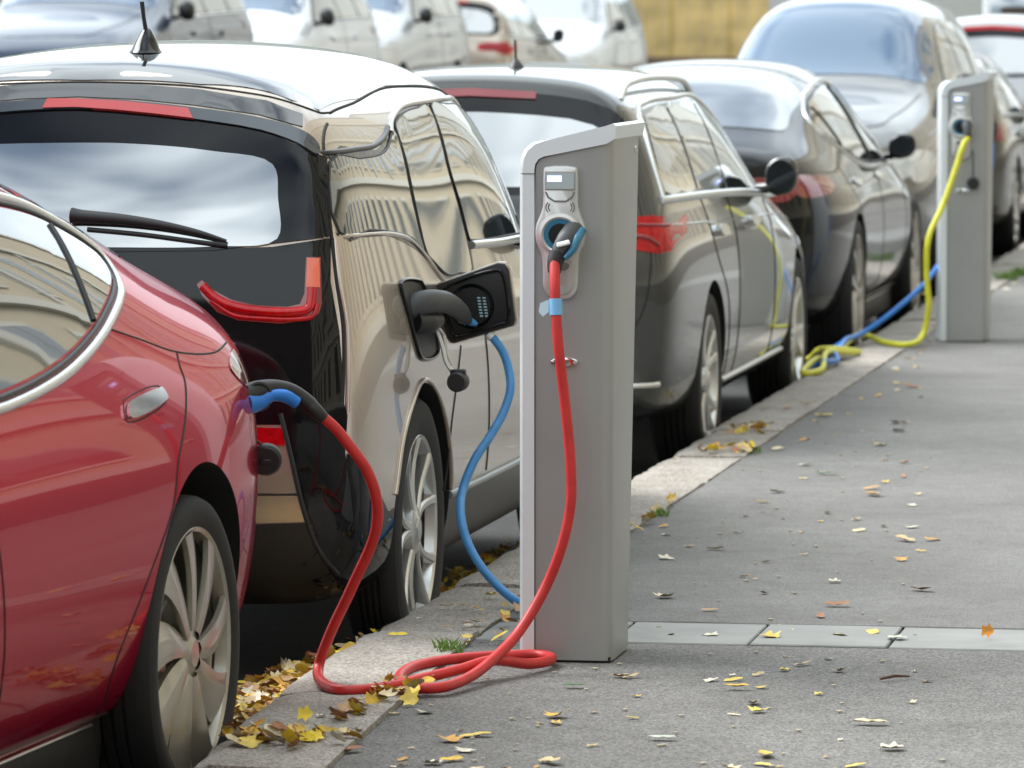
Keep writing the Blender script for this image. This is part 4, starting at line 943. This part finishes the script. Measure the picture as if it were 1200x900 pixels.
# ------------------------------------------------------------------ cables
def cablemat(name, c): return mat(name, c, .42, noise=(25, .15, .1))
C_RED = cablemat('cable_red', (.52, .022, .02)); C_BLUE = cablemat('cable_blue', (.06, .26, .58)); C_YEL = cablemat('cable_yellow', (.62, .60, .03)); C_BLUE2 = cablemat('cable_deep_blue', (.02, .17, .55))
M_GRIP = mat('grip_blue', (.01, .16, .55), .4); M_GREYP = mat('plug_grey', (.055, .058, .06), .5, bump=(300, .15, .001))
red_t = thing('charging_cable', 'thick red cable looping on the kerb from the front charging post to the red saloon', 'cable', (-2.2, 11.4, 0))
def wpath(t, P): return [Vector(p)-t.location for p in P]
G = .018
path = [(-1.935, 11.765, .958), (-1.930, 11.735, .90), (-1.926, 11.725, .84), (-1.919, 11.715, .764), (-1.902, 11.71, .625), (-1.887, 11.70, .486), (-1.885, 11.69, .387), (-1.905, 11.68, .287), (-1.945, 11.67, .186), (-1.995, 11.62, .095), (-2.035, 11.50, .045),
 (-2.065, 11.33, .022), (-2.105, 11.19, G), (-2.155, 11.18, G), (-2.205, 11.27, G), (-2.232, 11.42, G), (-2.222, 11.58, G), (-2.15, 11.72, G), (-2.06, 11.79, G), (-1.985, 11.815, G), (-1.945, 11.775, G), (-1.942, 11.70, G), (-1.975, 11.62, G+.003), (-2.04, 11.52, G+.022), (-2.10, 11.42, G+.012), (-2.16, 11.30, G+.006), (-2.22, 11.18, G), (-2.30, 11.11, G),
 (-2.37, 11.20, .022), (-2.405, 11.32, .045), (-2.375, 11.30, .119), (-2.312, 11.25, .236), (-2.249, 11.2, .364), (-2.239, 11.17, .434), (-2.256, 11.15, .504), (-2.294, 11.13, .565), (-2.323, 11.12, .603), (-2.36, 11.10, .640)]
tube_obj('cord', wpath(red_t, path), .0125, C_RED, red_t, 14, 10)
def plug(t, P, rr, m, name='plug'): return tube_obj(name, wpath(t, P), rr, m, t, 20, 8)
pg = plug(red_t, [(-1.900, 11.845, 1.018), (-1.902, 11.815, 1.012), (-1.910, 11.785, .998), (-1.922, 11.775, .978), (-1.930, 11.770, .960)], [.026, .025, .024, .020, .016], M_GREYP)
tube_obj('plug_latch', wpath(red_t, [(-1.878, 11.815, 1.018), (-1.885, 11.78, 1.000), (-1.893, 11.765, .975), (-1.910, 11.757, .955)]), [.010, .011, .009, .006], M_BLUE, pg, 12, 6)
tube_obj('plug_boot', wpath(red_t, [(-1.928, 11.772, .966), (-1.934, 11.765, .945), (-1.935, 11.76, .922)]), [.022, .019, .015], M_BLACKP, pg, 16, 6)
bm = bmesh.new(); add_box(bm, -.016, .016, -.004, .004, -.006, .006, .003, 2); o = bm_obj('plug_tag', bm, mat('label_white', (.8, .8, .8), .4), pg); o.location = Vector((-1.913, 11.754, .990))-red_t.location; o.rotation_euler = (R(-20), R(-15), 0)
tube_obj('cable_tie', wpath(red_t, [(-1.9265, 11.727, .863), (-1.925, 11.7235, .825)]), .0155, mat('tape_blue', (.18, .45, .72), .4), red_t, 14, 2)
bm = bmesh.new(); add_prism(bm, [(-.020, .008), (0, .016), (.0, -.012), (-.014, -.024), (-.024, -.012)], -.001, .001, 'y'); o = bm_obj('tape_flag', bm, mat('tape_pale', (.55, .72, .8), .4), red_t); o.location = Vector((-1.942, 11.722, .845))-red_t.location
pg2 = plug(red_t, [(-2.510, 11.00, .678), (-2.480, 11.04, .690), (-2.45, 11.07, .694), (-2.42, 11.085, .688), (-2.395, 11.095, .672), (-2.375, 11.10, .655)], [.026, .024, .020, .018, .018, .018], M_BLACKP)
tube_obj('plug_grip', wpath(red_t, [(-2.502, 10.995, .664), (-2.476, 11.03, .668), (-2.45, 11.045, .680), (-2.425, 11.06, .678), (-2.400, 11.075, .662)]), [.026, .021, .013, .015, .014], M_GRIP, pg2, 16, 6)
tube_obj('plug_boot', wpath(red_t, [(-2.38, 11.10, .658), (-2.362, 11.10, .641), (-2.348, 11.108, .626)]), [.0185, .0165, .0145], M_BLACKP, pg2, 16, 6)
tube_obj('cap_strap', wpath(red_t, [(-2.498, 11.02, .650), (-2.505, 11.02, .61), (-2.490, 11.04, .585), (-2.475, 11.05, .570)]), .0025, M_BLACKP, pg2, 8, 6)
bm = bmesh.new(); add_lathe(bm, [(.0001, -.02), (.030, -.02), (.035, -.014), (.035, .010), (.030, .014), (.0001, .014)], 28, 'y'); add_box(bm, -.012, .012, -.026, -.018, -.006, .006, .002, 1)
o = bm_obj('plug_cap', bm, M_BLACKP, pg2, 40); o.location = Vector((-2.465, 11.05, .538))-red_t.location; o.rotation_euler = (R(10), 0, R(8))
o = None
blue_t = thing('charging_cable', 'light blue cable curving from the gold compact to the back of the front charging post', 'cable', (-2.35, 13.0, 0))
path = [(-2.418, 13.29, .717), (-2.377, 13.31, .691), (-2.331, 13.31, .639), (-2.309, 13.3, .579), (-2.303, 13.28, .535), (-2.316, 13.25, .478), (-2.346, 13.2, .414), (-2.373, 13.15, .364), (-2.396, 13.1, .292), (-2.385, 13.0, .232), (-2.36, 12.95, .169), (-2.313, 12.9, .106), (-2.253, 12.87, .050), (-2.19, 12.82, G), (-2.12, 12.70, G), (-2.06, 12.60, G), (-2.02, 12.52, .05), (-2.00, 12.48, .15), (-1.98, 12.46, .35), (-1.96, 12.47, .65), (-1.955, 12.47, .88), (-1.955, 12.46, .94)]
tube_obj('cord', wpath(blue_t, path), .0115, C_BLUE, blue_t, 14, 10)
plug(blue_t, [(-2.515, 12.905, .765), (-2.47, 12.93, .782), (-2.44, 13.02, .782), (-2.427, 13.12, .765), (-2.420, 13.21, .742), (-2.418, 13.28, .720)], [.034, .033, .029, .026, .022, .014], M_GREYP)
tube_obj('plug_latch', wpath(blue_t, [(-2.49, 12.90, .735), (-2.46, 12.95, .730), (-2.44, 13.0, .735)]), [.030, .028, .016], M_BLACKP, blue_t, 14, 6)
plug(blue_t, [(-1.95, 12.30, 1.00), (-1.953, 12.40, .998), (-1.955, 12.455, .965), (-1.955, 12.465, .91)], [.026, .025, .020, .015], M_GREYP)
tube_obj('cable_band', wpath(blue_t, [(-2.366, 13.31, .681), (-2.356, 13.31, .671)]), .0135, mat('label_white', (.8, .8, .8), .4), blue_t, 12, 2)
coil = thing('cable_coil', 'coil of deep blue cable hanging low behind the front charging post', 'cable', (-2.13, 12.95, .1))
bm = bmesh.new()
for k in range(3): add_tube(bm, [(.085*math.cos(R(a))+.006*k, .03*k+.01*math.sin(R(a*2)), .10*math.sin(R(a))*(1+.06*k)+.02) for a in range(0, 361, 15)], .0105, 10, cap=False)
bm_obj('loops', bm, C_BLUE2, coil, 60); coil.location = (-2.118, 12.95, .16-.02)
yel = thing('charging_cable', 'bright yellow cable falling from the far charging post and bunched up on the kerb', 'cable', (-2.4, 23.2, 0))
path = [(-1.985, 23.95, .955), (-1.997, 23.9, .935), (-2.035, 23.86, .807), (-2.085, 23.8, .651), (-2.143, 23.7, .496), (-2.15, 23.7, .338), (-2.141, 23.7, .179), (-2.165, 23.7, .055), (-2.21, 23.5, G), (-2.321, 23.6, G), (-2.44, 23.90, .03), (-2.47, 23.7, .045), (-2.48, 23.2, .03), (-2.46, 22.6, .02), (-2.48, 22.0, .04), (-2.47, 21.5, G), (-2.42, 21.7, G), (-2.45, 22.2, .06), (-2.40, 22.7, .03), (-2.38, 22.9, .02), (-2.42, 22.6, .05), (-2.47, 22.3, .07), (-2.52, 22.5, .05), (-2.60, 22.62, .0), (-2.75, 22.66, .10), (-2.85, 22.62, .35)]
tube_obj('cord', wpath(yel, path), .0135, C_YEL, yel, 12, 8)
plug(yel, [(-1.995, 24.02, 1.018), (-1.99, 23.985, 1.015), (-1.987, 23.965, .99), (-1.986, 23.955, .955)], [.026, .026, .020, .015], M_GREYP)
tube_obj('cap_strap', wpath(yel, [(-1.965, 24.005, .90), (-1.962, 23.99, .84), (-1.960, 23.99, .775)]), .003, M_BLACKP, yel, 8, 4)
bm = bmesh.new(); add_lathe(bm, [(.0001, -.014), (.026, -.014), (.03, 0), (.026, .014), (.0001, .014)], 20, 'y'); o = bm_obj('plug_cap', bm, M_BLACKP, yel, 40); o.location = Vector((-1.960, 23.985, .745))-yel.location
bl2 = thing('charging_cable', 'bright blue cable slanting down from behind the far charging post to the kerb', 'cable', (-2.4, 23.5, 0))
path = [(-1.93, 24.76, .98), (-1.94, 24.80, .80), (-1.99, 24.72, .60), (-2.06, 24.5, .47), (-2.107, 24.3, .407), (-2.192, 24.0, .268), (-2.331, 23.8, .138), (-2.44, 23.7, .06), (-2.48, 23.3, .05), (-2.46, 22.8, .035), (-2.44, 22.4, .05), (-2.40, 22.2, .03), (-2.43, 21.9, .04), (-2.46, 22.3, .03), (-2.44, 22.75, .06), (-2.50, 23.0, .03), (-2.60, 23.05, -.05), (-2.75, 23.0, -.10), (-2.95, 23.2, .2)]
tube_obj('cord', wpath(bl2, path), .0125, C_BLUE2, bl2, 12, 8)
plug(bl2, [(-1.93, 24.70, 1.00), (-1.93, 24.745, .995), (-1.93, 24.76, .95), (-1.932, 24.765, .92)], [.026, .025, .018, .014], M_GREYP)

# ------------------------------------------------------------------ leaves
LC = [(.66, .42, .05), (.60, .30, .04), (.55, .40, .20), (.45, .27, .12), (.66, .55, .32), (.33, .14, .05), (.68, .50, .08), (.66, .60, .45)]
LM = [mat('leaf_tone_%d' % i, c, .6, noise=(40, .35, .15)) for i, c in enumerate(LC)]
LG = mat('leaf_green', (.06, .16, .04), .5, noise=(40, .3, .2)); LW = mat('leaf_pale_green', (.45, .50, .38), .55, noise=(40, .2, .1)); LO = mat('leaf_orange', (.72, .28, .02), .5, noise=(40, .3, .1)); LY = mat('leaf_yellow', (.80, .58, .03), .5, noise=(40, .2, .1))
def leaf_geo(bm, rnd, size, loc=(0, 0, 0), curl=None, M=None, mi=0, shape=None):
    n = 14; maple = (rnd.random() < .4) if shape is None else shape == 'maple'; curl = rnd.uniform(.15, .9) if curl is None else curl
    c = bm.verts.new((0, 0, 0)); ring = []; fs = []
    for k in range(n):
        a = 2*math.pi*k/n
        if maple: r = size*(.55+.45*abs(math.cos(a*2.5)))*(1 if k % 2 else .72)
        else: r = size*(.42+.58*abs(math.cos(a))**1.3)*(1+rnd.uniform(-.08, .08))
        x, y = r*math.cos(a), r*math.sin(a)*(.9 if maple else .75)
        z = curl*(y*y*9+.25*abs(y)+ (x*x*5 if curl > .5 else 0))+rnd.uniform(0, .08)*size
        ring.append(bm.verts.new((x, y, z)))
    for k in range(n):
        f = bm.faces.new((c, ring[k], ring[(k+1) % n])); f.material_index = mi; fs.append(f)
    vs = [c]+ring
    if M is None: M = Matrix.Translation(loc) @ Matrix.Rotation(rnd.uniform(0, 6.28), 4, 'Z') @ Matrix.Rotation(rnd.uniform(-.25, .25), 4, 'X')
    bmesh.ops.transform(bm, matrix=M, verts=vs)
rnd = random.Random(5)
LEAF = []
for i in range(24):
    bm = bmesh.new(); s_ = 1.0
    leaf_geo(bm, rnd, .030, M=Matrix.Identity(4), curl=rnd.uniform(.2, .85)); me = bpy.data.meshes.new('fallen_leaf'); bm.to_mesh(me); bm.free(); me.materials.append(LM[i % len(LM)]); smooth_mesh(me, 60); LEAF.append(me)
def put_leaf(x, y, s_, me, lab, grp=None, tilt=.12, z=None, rz=None):
    if z is None: z = -.0005+tilt*.016*s_
    o = bpy.data.objects.new('fallen_leaf', me); COL.objects.link(o); o.location = (x, y, .004 if z is None else z); o.scale = (s_, s_, s_)
    o.rotation_euler = (rnd.uniform(-tilt, tilt), rnd.uniform(-tilt, tilt), rnd.uniform(0, 6.28) if rz is None else rz)
    tag(o, lab, 'leaf', grp); return o
GL = 'dry leaves scattered over the pavement'
def lit(x, y): return True
cnt = 0
while cnt < 185:
    u = rnd.random(); y = 10.1+ (u**2.2)*20; 
    xr = -.098*y+.15; xl = -2.15
    x = rnd.uniform(xl, xr)
    if -2.15 < x < -1.78 and 11.7 < y < 12.6: continue
    if x < -1.9 and 11 < y < 12: 
        if rnd.random() < .7: continue
    put_leaf(x, y, rnd.choice([.3, .35, .45, .55, .7, .85, 1.05])*(1.15 if y < 14 else 1.3), LEAF[rnd.randrange(24)], 'dry fallen leaf lying loose on the grey pavement', GL, tilt=.16); cnt += 1
for i in range(26):
    y = rnd.choice([rnd.uniform(10.2, 11.0), rnd.uniform(12.0, 13.2), rnd.uniform(17, 20)]); x = rnd.uniform(-2.42, -2.24)+(.06 if y < 11 else 0)
    put_leaf(x, y, rnd.uniform(.4, .9), LEAF[rnd.randrange(24)], 'dry fallen leaf lying on the granite kerb', 'leaves lying on the kerb', z=.014)
def special(lab, x, y, s_, m, curl=.4, shape='oval', rx=0, z=.006, rz=0):
    bm = bmesh.new(); leaf_geo(bm, rnd, .030, M=Matrix.Identity(4), curl=curl, shape=shape); me = bpy.data.meshes.new('fallen_leaf'); bm.to_mesh(me); bm.free(); me.materials.append(m); smooth_mesh(me, 60)
    o = put_leaf(x, y, s_, me, lab, None, 0, z, rz); o.rotation_euler[0] = rx
special('curled orange leaf standing up on the concrete paver strip', -.975, 12.434, .75, LO, .6, 'maple', R(70), .022)
special('dark green leaf in front of the grey charging post', -1.825, 11.38, .9, LG, .3, 'oval', 0, .006, .2)
special('large pale yellow leaf lying alone near the front of the pavement', -1.103, 10.888, 1.3, LM[4], .5, 'oval')
special('whitish star-shaped leaf on the concrete paver strip', -1.194, 12.396, 1.2, LW, .2, 'maple')
special('bright yellow leaf on the kerb beside the red loop of cable', -2.393, 12.188, .8, LY, .3, 'oval', .2, .014)
special('bright yellow leaf upright on the kerb near the red car wheel', -2.292, 10.642, .8, LY, .5, 'maple', R(60), .028)
special('pale grey-green leaf at the front of the pavement', -1.512, 10.579, 1.0, LW, .3, 'oval')
special('golden brown leaf right of the charging post foot', -1.46, 11.411, 1.0, LM[0], .8, 'oval')
special('green leaf lying far up the pavement', -1.86, 16.907, 1.2, LG, .3, 'oval')
bm = bmesh.new(); add_tube(bm, [(-.03, -.03, .006), (0, 0, .010), (.032, .028, .006)], [.003, .004, .002], 6); o = bm_obj('twig', bm, mat('bark_brown', (.10, .05, .03), .8)); o.location = (-1.124, 11.636, 0); tag(o, 'short brown twig lying on the pavement', 'twig')
def pile(name, regions, n, seed):
    bm = bmesh.new(); r = random.Random(seed)
    for i in range(n):
        x0, x1, y0, y1, z0, z1 = r.choice(regions)
        t = r.random(); x = x0+(x1-x0)*t; z = z0+(z1-z0)*t*r.uniform(.5, 1)
        leaf_geo(bm, r, r.uniform(.012, .034), (x, r.uniform(y0, y1), z+r.uniform(0, .03)), mi=r.choice([0, 0, 1, 2, 3, 4, 6, 7, 5, 8]),
                 M=Matrix.Translation((x, r.uniform(y0, y1), z+r.uniform(0, .02))) @ Matrix.Rotation(r.uniform(0, 6.28), 4, 'Z') @ Matrix.Rotation(r.uniform(-.8, .8), 4, 'X') @ Matrix.Rotation(r.uniform(-.6, .6), 4, 'Y'))
    o = bm_obj(name, bm, LM+[LY], None, 60); return kind(o, 'stuff')
pile('leaf_litter', [(-2.78, -2.50, 11.0, 12.6, ROAD+.01, ROAD+.13), (-2.72, -2.47, 10.6, 11.9, ROAD+.01, ROAD+.12)], 800, 1)
pile('leaf_litter', [(-2.75, -2.52, 13.4, 16.5, ROAD+.01, ROAD+.06)], 380, 2)
pile('leaf_litter', [(-2.38, -2.14, 10.25, 10.48, .012, .014), (-2.42, -2.20, 10.3, 10.45, .012, .016)], 70, 3)
pile('leaf_litter', [(-2.24, -2.13, 10.98, 11.28, .01, .012)], 30, 4)
pile('leaf_litter', [(-2.40, -2.22, 18.4, 18.75, .01, .012), (-2.40, -2.2, 17.6, 17.75, .01, .012), (-2.22, -2.12, 12.0, 12.9, .004, .008)], 60, 8)
pile('leaf_litter', [(-2.235, -2.205, 10.2, 11.2, .004, .006), (-2.235, -2.2, 12.8, 16, .004, .004)], 60, 9)
# little chips and grit on the walk
bm = bmesh.new(); r = random.Random(12)
for i in range(150):
    y = 10.2+r.random()**1.6*8; x = r.uniform(-2.2, -.095*y+.1); s_ = r.uniform(.002, .006)
    vs = bmesh.ops.create_icosphere(bm, subdivisions=1, radius=s_)['verts']
    for v in vs: v.co = Vector((x+v.co.x*1.6, y+v.co.y, .002+v.co.z*.5))
kind(bm_obj('grit', bm, mat('grit_pale', (.40, .35, .26), .8)), 'stuff')
# grass
M_GRASS = mat('grass_green', (.16, .28, .05), .6, noise=(30, .3, .3))
def tuft(spots, n, h, seed):
    bm = bmesh.new(); r = random.Random(seed)
    for (x, y, rad) in spots:
        for i in range(n):
            a = r.uniform(0, 6.28); d = rad*r.random()**.7; bx, by = x+d*math.cos(a), y+d*math.sin(a); hh = h*r.uniform(.4, 1); l = r.uniform(.2, .9)*hh; w_ = .0018
            t = r.uniform(0, 6.28); dx, dy = math.cos(t), math.sin(t)
            p = [(bx-dy*w_, by+dx*w_, 0), (bx+dy*w_, by-dx*w_, 0), (bx+dx*l*.4+dy*w_*.7, by+dy*l*.4-dx*w_*.7, hh*.65), (bx+dx*l, by+dy*l, hh), (bx+dx*l*.4-dy*w_*.7, by+dy*l*.4+dx*w_*.7, hh*.65)]
            bm.faces.new([bm.verts.new(q) for q in p])
    return kind(bm_obj('grass', bm, M_GRASS), 'stuff')
tuft([(-2.215, 11.92, .035), (-2.235, 11.98, .03)], 45, .04, 1); tuft([(-2.21, 15.4, .03), (-2.21, 14.3, .03), (-2.22, 17.7, .05)], 40, .03, 3)
tuft([(-2.24, 29.8, .07), (-2.20, 30.3, .06)], 120, .06, 2)
bm = bmesh.new(); add_box(bm, -2.21, 5.0, 33.0, 36.5, -.05, .004, .002, 1); kind(bm_obj('paver_strip', bm, M_PAVER), 'structure')

# ------------------------------------------------------------------ the yellow street front on the pavement side (seen mirrored in paint and glass)
M_YEL = mat('yellow_render', (.45, .385, .27), .85, noise=(.6, .12, .08)); M_CREAM = mat('cream_trim', (.50, .48, .41), .8); M_WIN = mat('facade_glass', (.02, .025, .03), .08, 0, .4, .4)
def facade(label, x, y0, y1, h, wallm, face=-1, x1=None):
    t = thing('apartment_building', label, 'building', (x, (y0+y1)/2, 0))
    L = (y1-y0)/2
    bm = bmesh.new(); add_box(bm, 0, 10, -L, L, ROAD, h); bm_obj('wall', bm, wallm, t)
    bm = bmesh.new(); add_box(bm, -.14, -.004, -L, L, ROAD, .88); bm_obj('plinth', bm, mat('plinth_dark', (.07, .06, .05), .9), t)
    bm = bmesh.new()
    for z in (.9, 4.2, 7.8, 11.4, h-.35): add_box(bm, -.18 if z > 1 else -.10, -.003, -L, L, z, z+.32)
    bm_obj('cornice', bm, M_CREAM, t)
    bm = bmesh.new(); y = -L+1.2
    while y < L-1: add_box(bm, -.12, -.004, y-.25, y+.25, 4.53, 7.79); add_box(bm, -.12, -.004, y-.25, y+.25, 8.13, 11.39); y += 7.2
    bm_obj('pilaster', bm, M_CREAM, t)
    bm = bmesh.new(); add_box(bm, -.06, .06, -.75, .75, 0, 2.2); wf = bpy.data.meshes.new('window'); bm.to_mesh(wf); bm.free(); wf.materials.append(M_CREAM)
    bm = bmesh.new()
    for a in (-.33, .33): add_box(bm, -.075, -.058, a-.29, a+.29, .12, 2.06)
    wg = bpy.data.meshes.new('pane'); bm.to_mesh(wg); bm.free(); wg.materials.append(M_WIN)
    n = 0; y = -L+3.0
    while y < L-1.5 and n < 99:
        for z in (1.5, 5.0, 8.6):
            if n >= 99: break
            o = link(bpy.data.objects.new('window', wf), t); o.location = (0, y, z); link(bpy.data.objects.new('pane', wg), o); n += 1
        y += 3.3
    return t
facade('long yellow rendered building with cream bands on the pavement side', 5.4, -18, 90, 14.5, M_YEL)
facade('pale grey rendered building further along the pavement side', 5.6, 92, 190, 17, mat('pale_render', (.50, .50, .46), .85))
# ------------------------------------------------------------------ the far end: hoarding, hedge, trees
ho = thing('wooden_hoarding', 'tall pale yellow hoarding of upright boards behind the white background car', 'fence', (-18.5, 130, 0))
bm = bmesh.new(); x = -1.6; r = random.Random(4)
while x < 2.5: add_box(bm, x+.01, x+.24, -.02-r.uniform(0, .01), .02, .55, 6.0, .006, 1); x += .25
bm_obj('board', bm, mat('hoarding_yellow', (.72, .50, .19), .8, noise=(1.6, .4, .15)), ho, 35)
bm = bmesh.new(); add_box(bm, -1.65, 2.55, -.06, .03, 0, .55); bm_obj('plinth', bm, mat('plinth_brown', (.16, .11, .09), .9), ho)
bm = bmesh.new()
for x in (-1.4, .1, 1.5): add_box(bm, x, x+.16, .025, .18, 0, 6)
bm_obj('post', bm, mat('post_brown', (.2, .13, .06), .9), ho)
M_LEAFD = mat('foliage_dark', (.035, .07, .02), .6, noise=(2, .4, .5)); M_LEAFL = mat('foliage_light', (.10, .16, .03), .6, noise=(2, .3, .5)); M_BARK = mat('bark', (.07, .05, .035), .9, noise=(8, .3, .3))
def tree(label, x, y, h, rad, m, seed, group, name='street_tree', z0=0):
    t = thing(name, label, 'tree', (x, y, z0), 0, group); r = random.Random(seed)
    bm = bmesh.new(); add_tube(bm, catmull([(0, 0, 0), (.1, 0, h*.2), (-.05, .1, h*.45), (.1, 0, h*.75)], 6), [.22-.008*i for i in range(19)], 8)
    for k in range(5): a = k*1.3; add_tube(bm, [(0, 0, h*(.3+.07*k)), (rad*.4*math.cos(a), rad*.4*math.sin(a), h*(.45+.07*k)), (rad*.75*math.cos(a), rad*.75*math.sin(a), h*(.55+.08*k))], [.09, .06, .02], 6)
    bm_obj('trunk', bm, M_BARK, t, 60)
    bm = bmesh.new(); cl = []
    for k in range(26):
        a = r.uniform(0, 6.28); d = rad*r.random()**.5*.85; cl.append(Vector((d*math.cos(a), d*math.sin(a), h*(.22+.72*r.random()))))
    for i in range(3200):
        c_ = r.choice(cl); p = c_+Vector((r.gauss(0, 1), r.gauss(0, 1), r.gauss(0, .8)))*rad*.17; s_ = r.uniform(.05, .12)
        n = Vector((r.gauss(0, 1), r.gauss(0, 1), r.gauss(0, 1))).normalized(); u = n.orthogonal()*s_; v = n.cross(u.normalized())*s_*.6
        bm.faces.new([bm.verts.new(p-u), bm.verts.new(p+v), bm.verts.new(p+u), bm.verts.new(p-v)])
    bm_obj('crown', bm, m, t)
TG = 'trees behind the background cars'
for i, (x, y, h, rad, m) in enumerate([(-33, 128, 6, 3.2, M_LEAFD), (-28.5, 132, 6.5, 3.0, M_LEAFL), (-24.5, 129, 6, 2.8, M_LEAFD), (-38, 130, 7, 3.4, M_LEAFL)]):
    tree(['dark tree farthest left but one behind the background cars', 'light green tree behind the white background cars', 'dark tree just left of the yellow hoarding', 'light green tree at the far left behind the cars'][i], x, y, h, rad, m, i, TG)
bm = bmesh.new(); r = random.Random(9)
for i in range(9000):
    p = Vector((r.uniform(-60, -20.3), 126.5+r.gauss(0, .5), r.uniform(0, 2.6)+r.gauss(0, .12))); s_ = r.uniform(.06, .14)
    n = Vector((r.gauss(0, 1), r.gauss(0, 1), r.gauss(0, 1))).normalized(); u = n.orthogonal()*s_; v = n.cross(u.normalized())*s_*.6
    bm.faces.new([bm.verts.new(p-u), bm.verts.new(p+v), bm.verts.new(p+u), bm.verts.new(p-v)])
for a_, b_ in ((-60, -20.6),): add_box(bm, a_, b_, 126.3, 127.3, 0, 2.2)
bm_obj('hedge', bm, M_LEAFD); tag(bpy.data.objects['hedge'], 'long dark hedge behind the cars at the top left', 'hedge')
ends = thing('apartment_building', 'dark brick building behind the camera at the near end of the street', 'building', (-8, -48, 0))
bm = bmesh.new(); add_box(bm, -30, 22, -8, 0, ROAD, 19); bm_obj('wall', bm, mat('brick_dark', (.10, .06, .045), .9, noise=(2, .2, .2)), ends)  # unseen wall, raised so that gloss black mirrors less bright sky
bm = bmesh.new(); add_box(bm, -30.2, 22.2, -8.2, .2, 19, 19.5); bm_obj('cornice', bm, M_CREAM, ends)
for i, (x, y, h, rad) in enumerate([(-15, -24, 7.5, 3.4), (-8.5, -26, 8, 3.6), (-2.5, -23, 7, 3.2), (-22, -27, 8, 3.8), (2.6, -27, 8, 3.0)]):
    tree('leafy street tree %s behind the camera' % ['left of centre', 'in the middle', 'right of centre', 'far to the left', 'far to the right'][i], x, y, h, rad, M_LEAFD, 20+i, 'trees at the near end of the street')
facade2 = thing('apartment_building', 'grey rendered building closing the view beyond the trees', 'building', (-10, 150, 0))
bm = bmesh.new(); add_box(bm, -60, 12, 0, 10, ROAD, 12); bm_obj('wall', bm, mat('pale_render', (.50, .50, .46), .85), facade2)
facade2.name = 'apartment_building'

# ------------------------------------------------------------------ camera, light
VX, VY, FP, HC = 1641., 23., 6000., 1.51
yaw, pitch = R(9.818488), R(4.070687)
cd = bpy.data.cameras.new('camera'); cam = bpy.data.objects.new('camera', cd); COL.objects.link(cam)
cd.sensor_width = 36; cd.lens = FP/1200*36; cd.clip_end = 3000; cd.clip_start = .5
cam.location = (0, 0, HC); cam.rotation_euler = (R(90)-pitch, 0, yaw)
S.camera = cam
cd.dof.use_dof = True; cd.dof.focus_distance = 12.1; cd.dof.aperture_fstop = 8.5; cd.dof.aperture_blades = 9
w = bpy.data.worlds.new('World'); S.world = w; w.use_nodes = True
nt = w.node_tree; bg = nt.nodes['Background']
sky = nt.nodes.new('ShaderNodeTexSky'); sky.sky_type = 'NISHITA'; sky.sun_disc = False
SE, SA = R(48), R(-70)      # sun height, compass angle from +Y towards +X
sky.sun_elevation = SE; sky.sun_rotation = SA; sky.air_density = 1.0; sky.dust_density = 1.5
tc = nt.nodes.new('ShaderNodeTexCoord'); mp = nt.nodes.new('ShaderNodeMapping'); mp.inputs['Scale'].default_value = (1, 1, 2.2)
nz = nt.nodes.new('ShaderNodeTexNoise'); nz.inputs['Scale'].default_value = 1.9; nz.inputs['Detail'].default_value = 3; nz.inputs['Roughness'].default_value = .55
cr = nt.nodes.new('ShaderNodeValToRGB'); cr.color_ramp.elements[0].position = .32; cr.color_ramp.elements[1].position = .54
mx = nt.nodes.new('ShaderNodeMix'); mx.data_type = 'RGBA'; mx.inputs['B'].default_value = (12.0, 13.3, 14.0, 1)
nt.links.new(tc.outputs['Generated'], mp.inputs['Vector']); nt.links.new(mp.outputs[0], nz.inputs['Vector']); nt.links.new(nz.outputs['Fac'], cr.inputs['Fac'])
nt.links.new(cr.outputs['Color'], mx.inputs['Factor']); nt.links.new(sky.outputs[0], mx.inputs['A']); nt.links.new(mx.outputs['Result'], bg.inputs['Color'])
bg.inputs['Strength'].default_value = .078
sl = bpy.data.lights.new('sun', 'SUN'); sl.energy = 2.4; sl.angle = R(38); sl.color = (1, .98, .955)
so = bpy.data.objects.new('sun', sl); COL.objects.link(so)
sd = Vector((math.sin(SA)*math.cos(SE), math.cos(SA)*math.cos(SE), math.sin(SE)))
so.rotation_euler = (-sd).to_track_quat('-Z', 'Y').to_euler(); so.location = (0, 0, 30)
vs = S.view_settings; vs.view_transform = 'Standard'; vs.look = 'None'; vs.exposure = 1.05; vs.gamma = 1; vs.use_curve_mapping = False
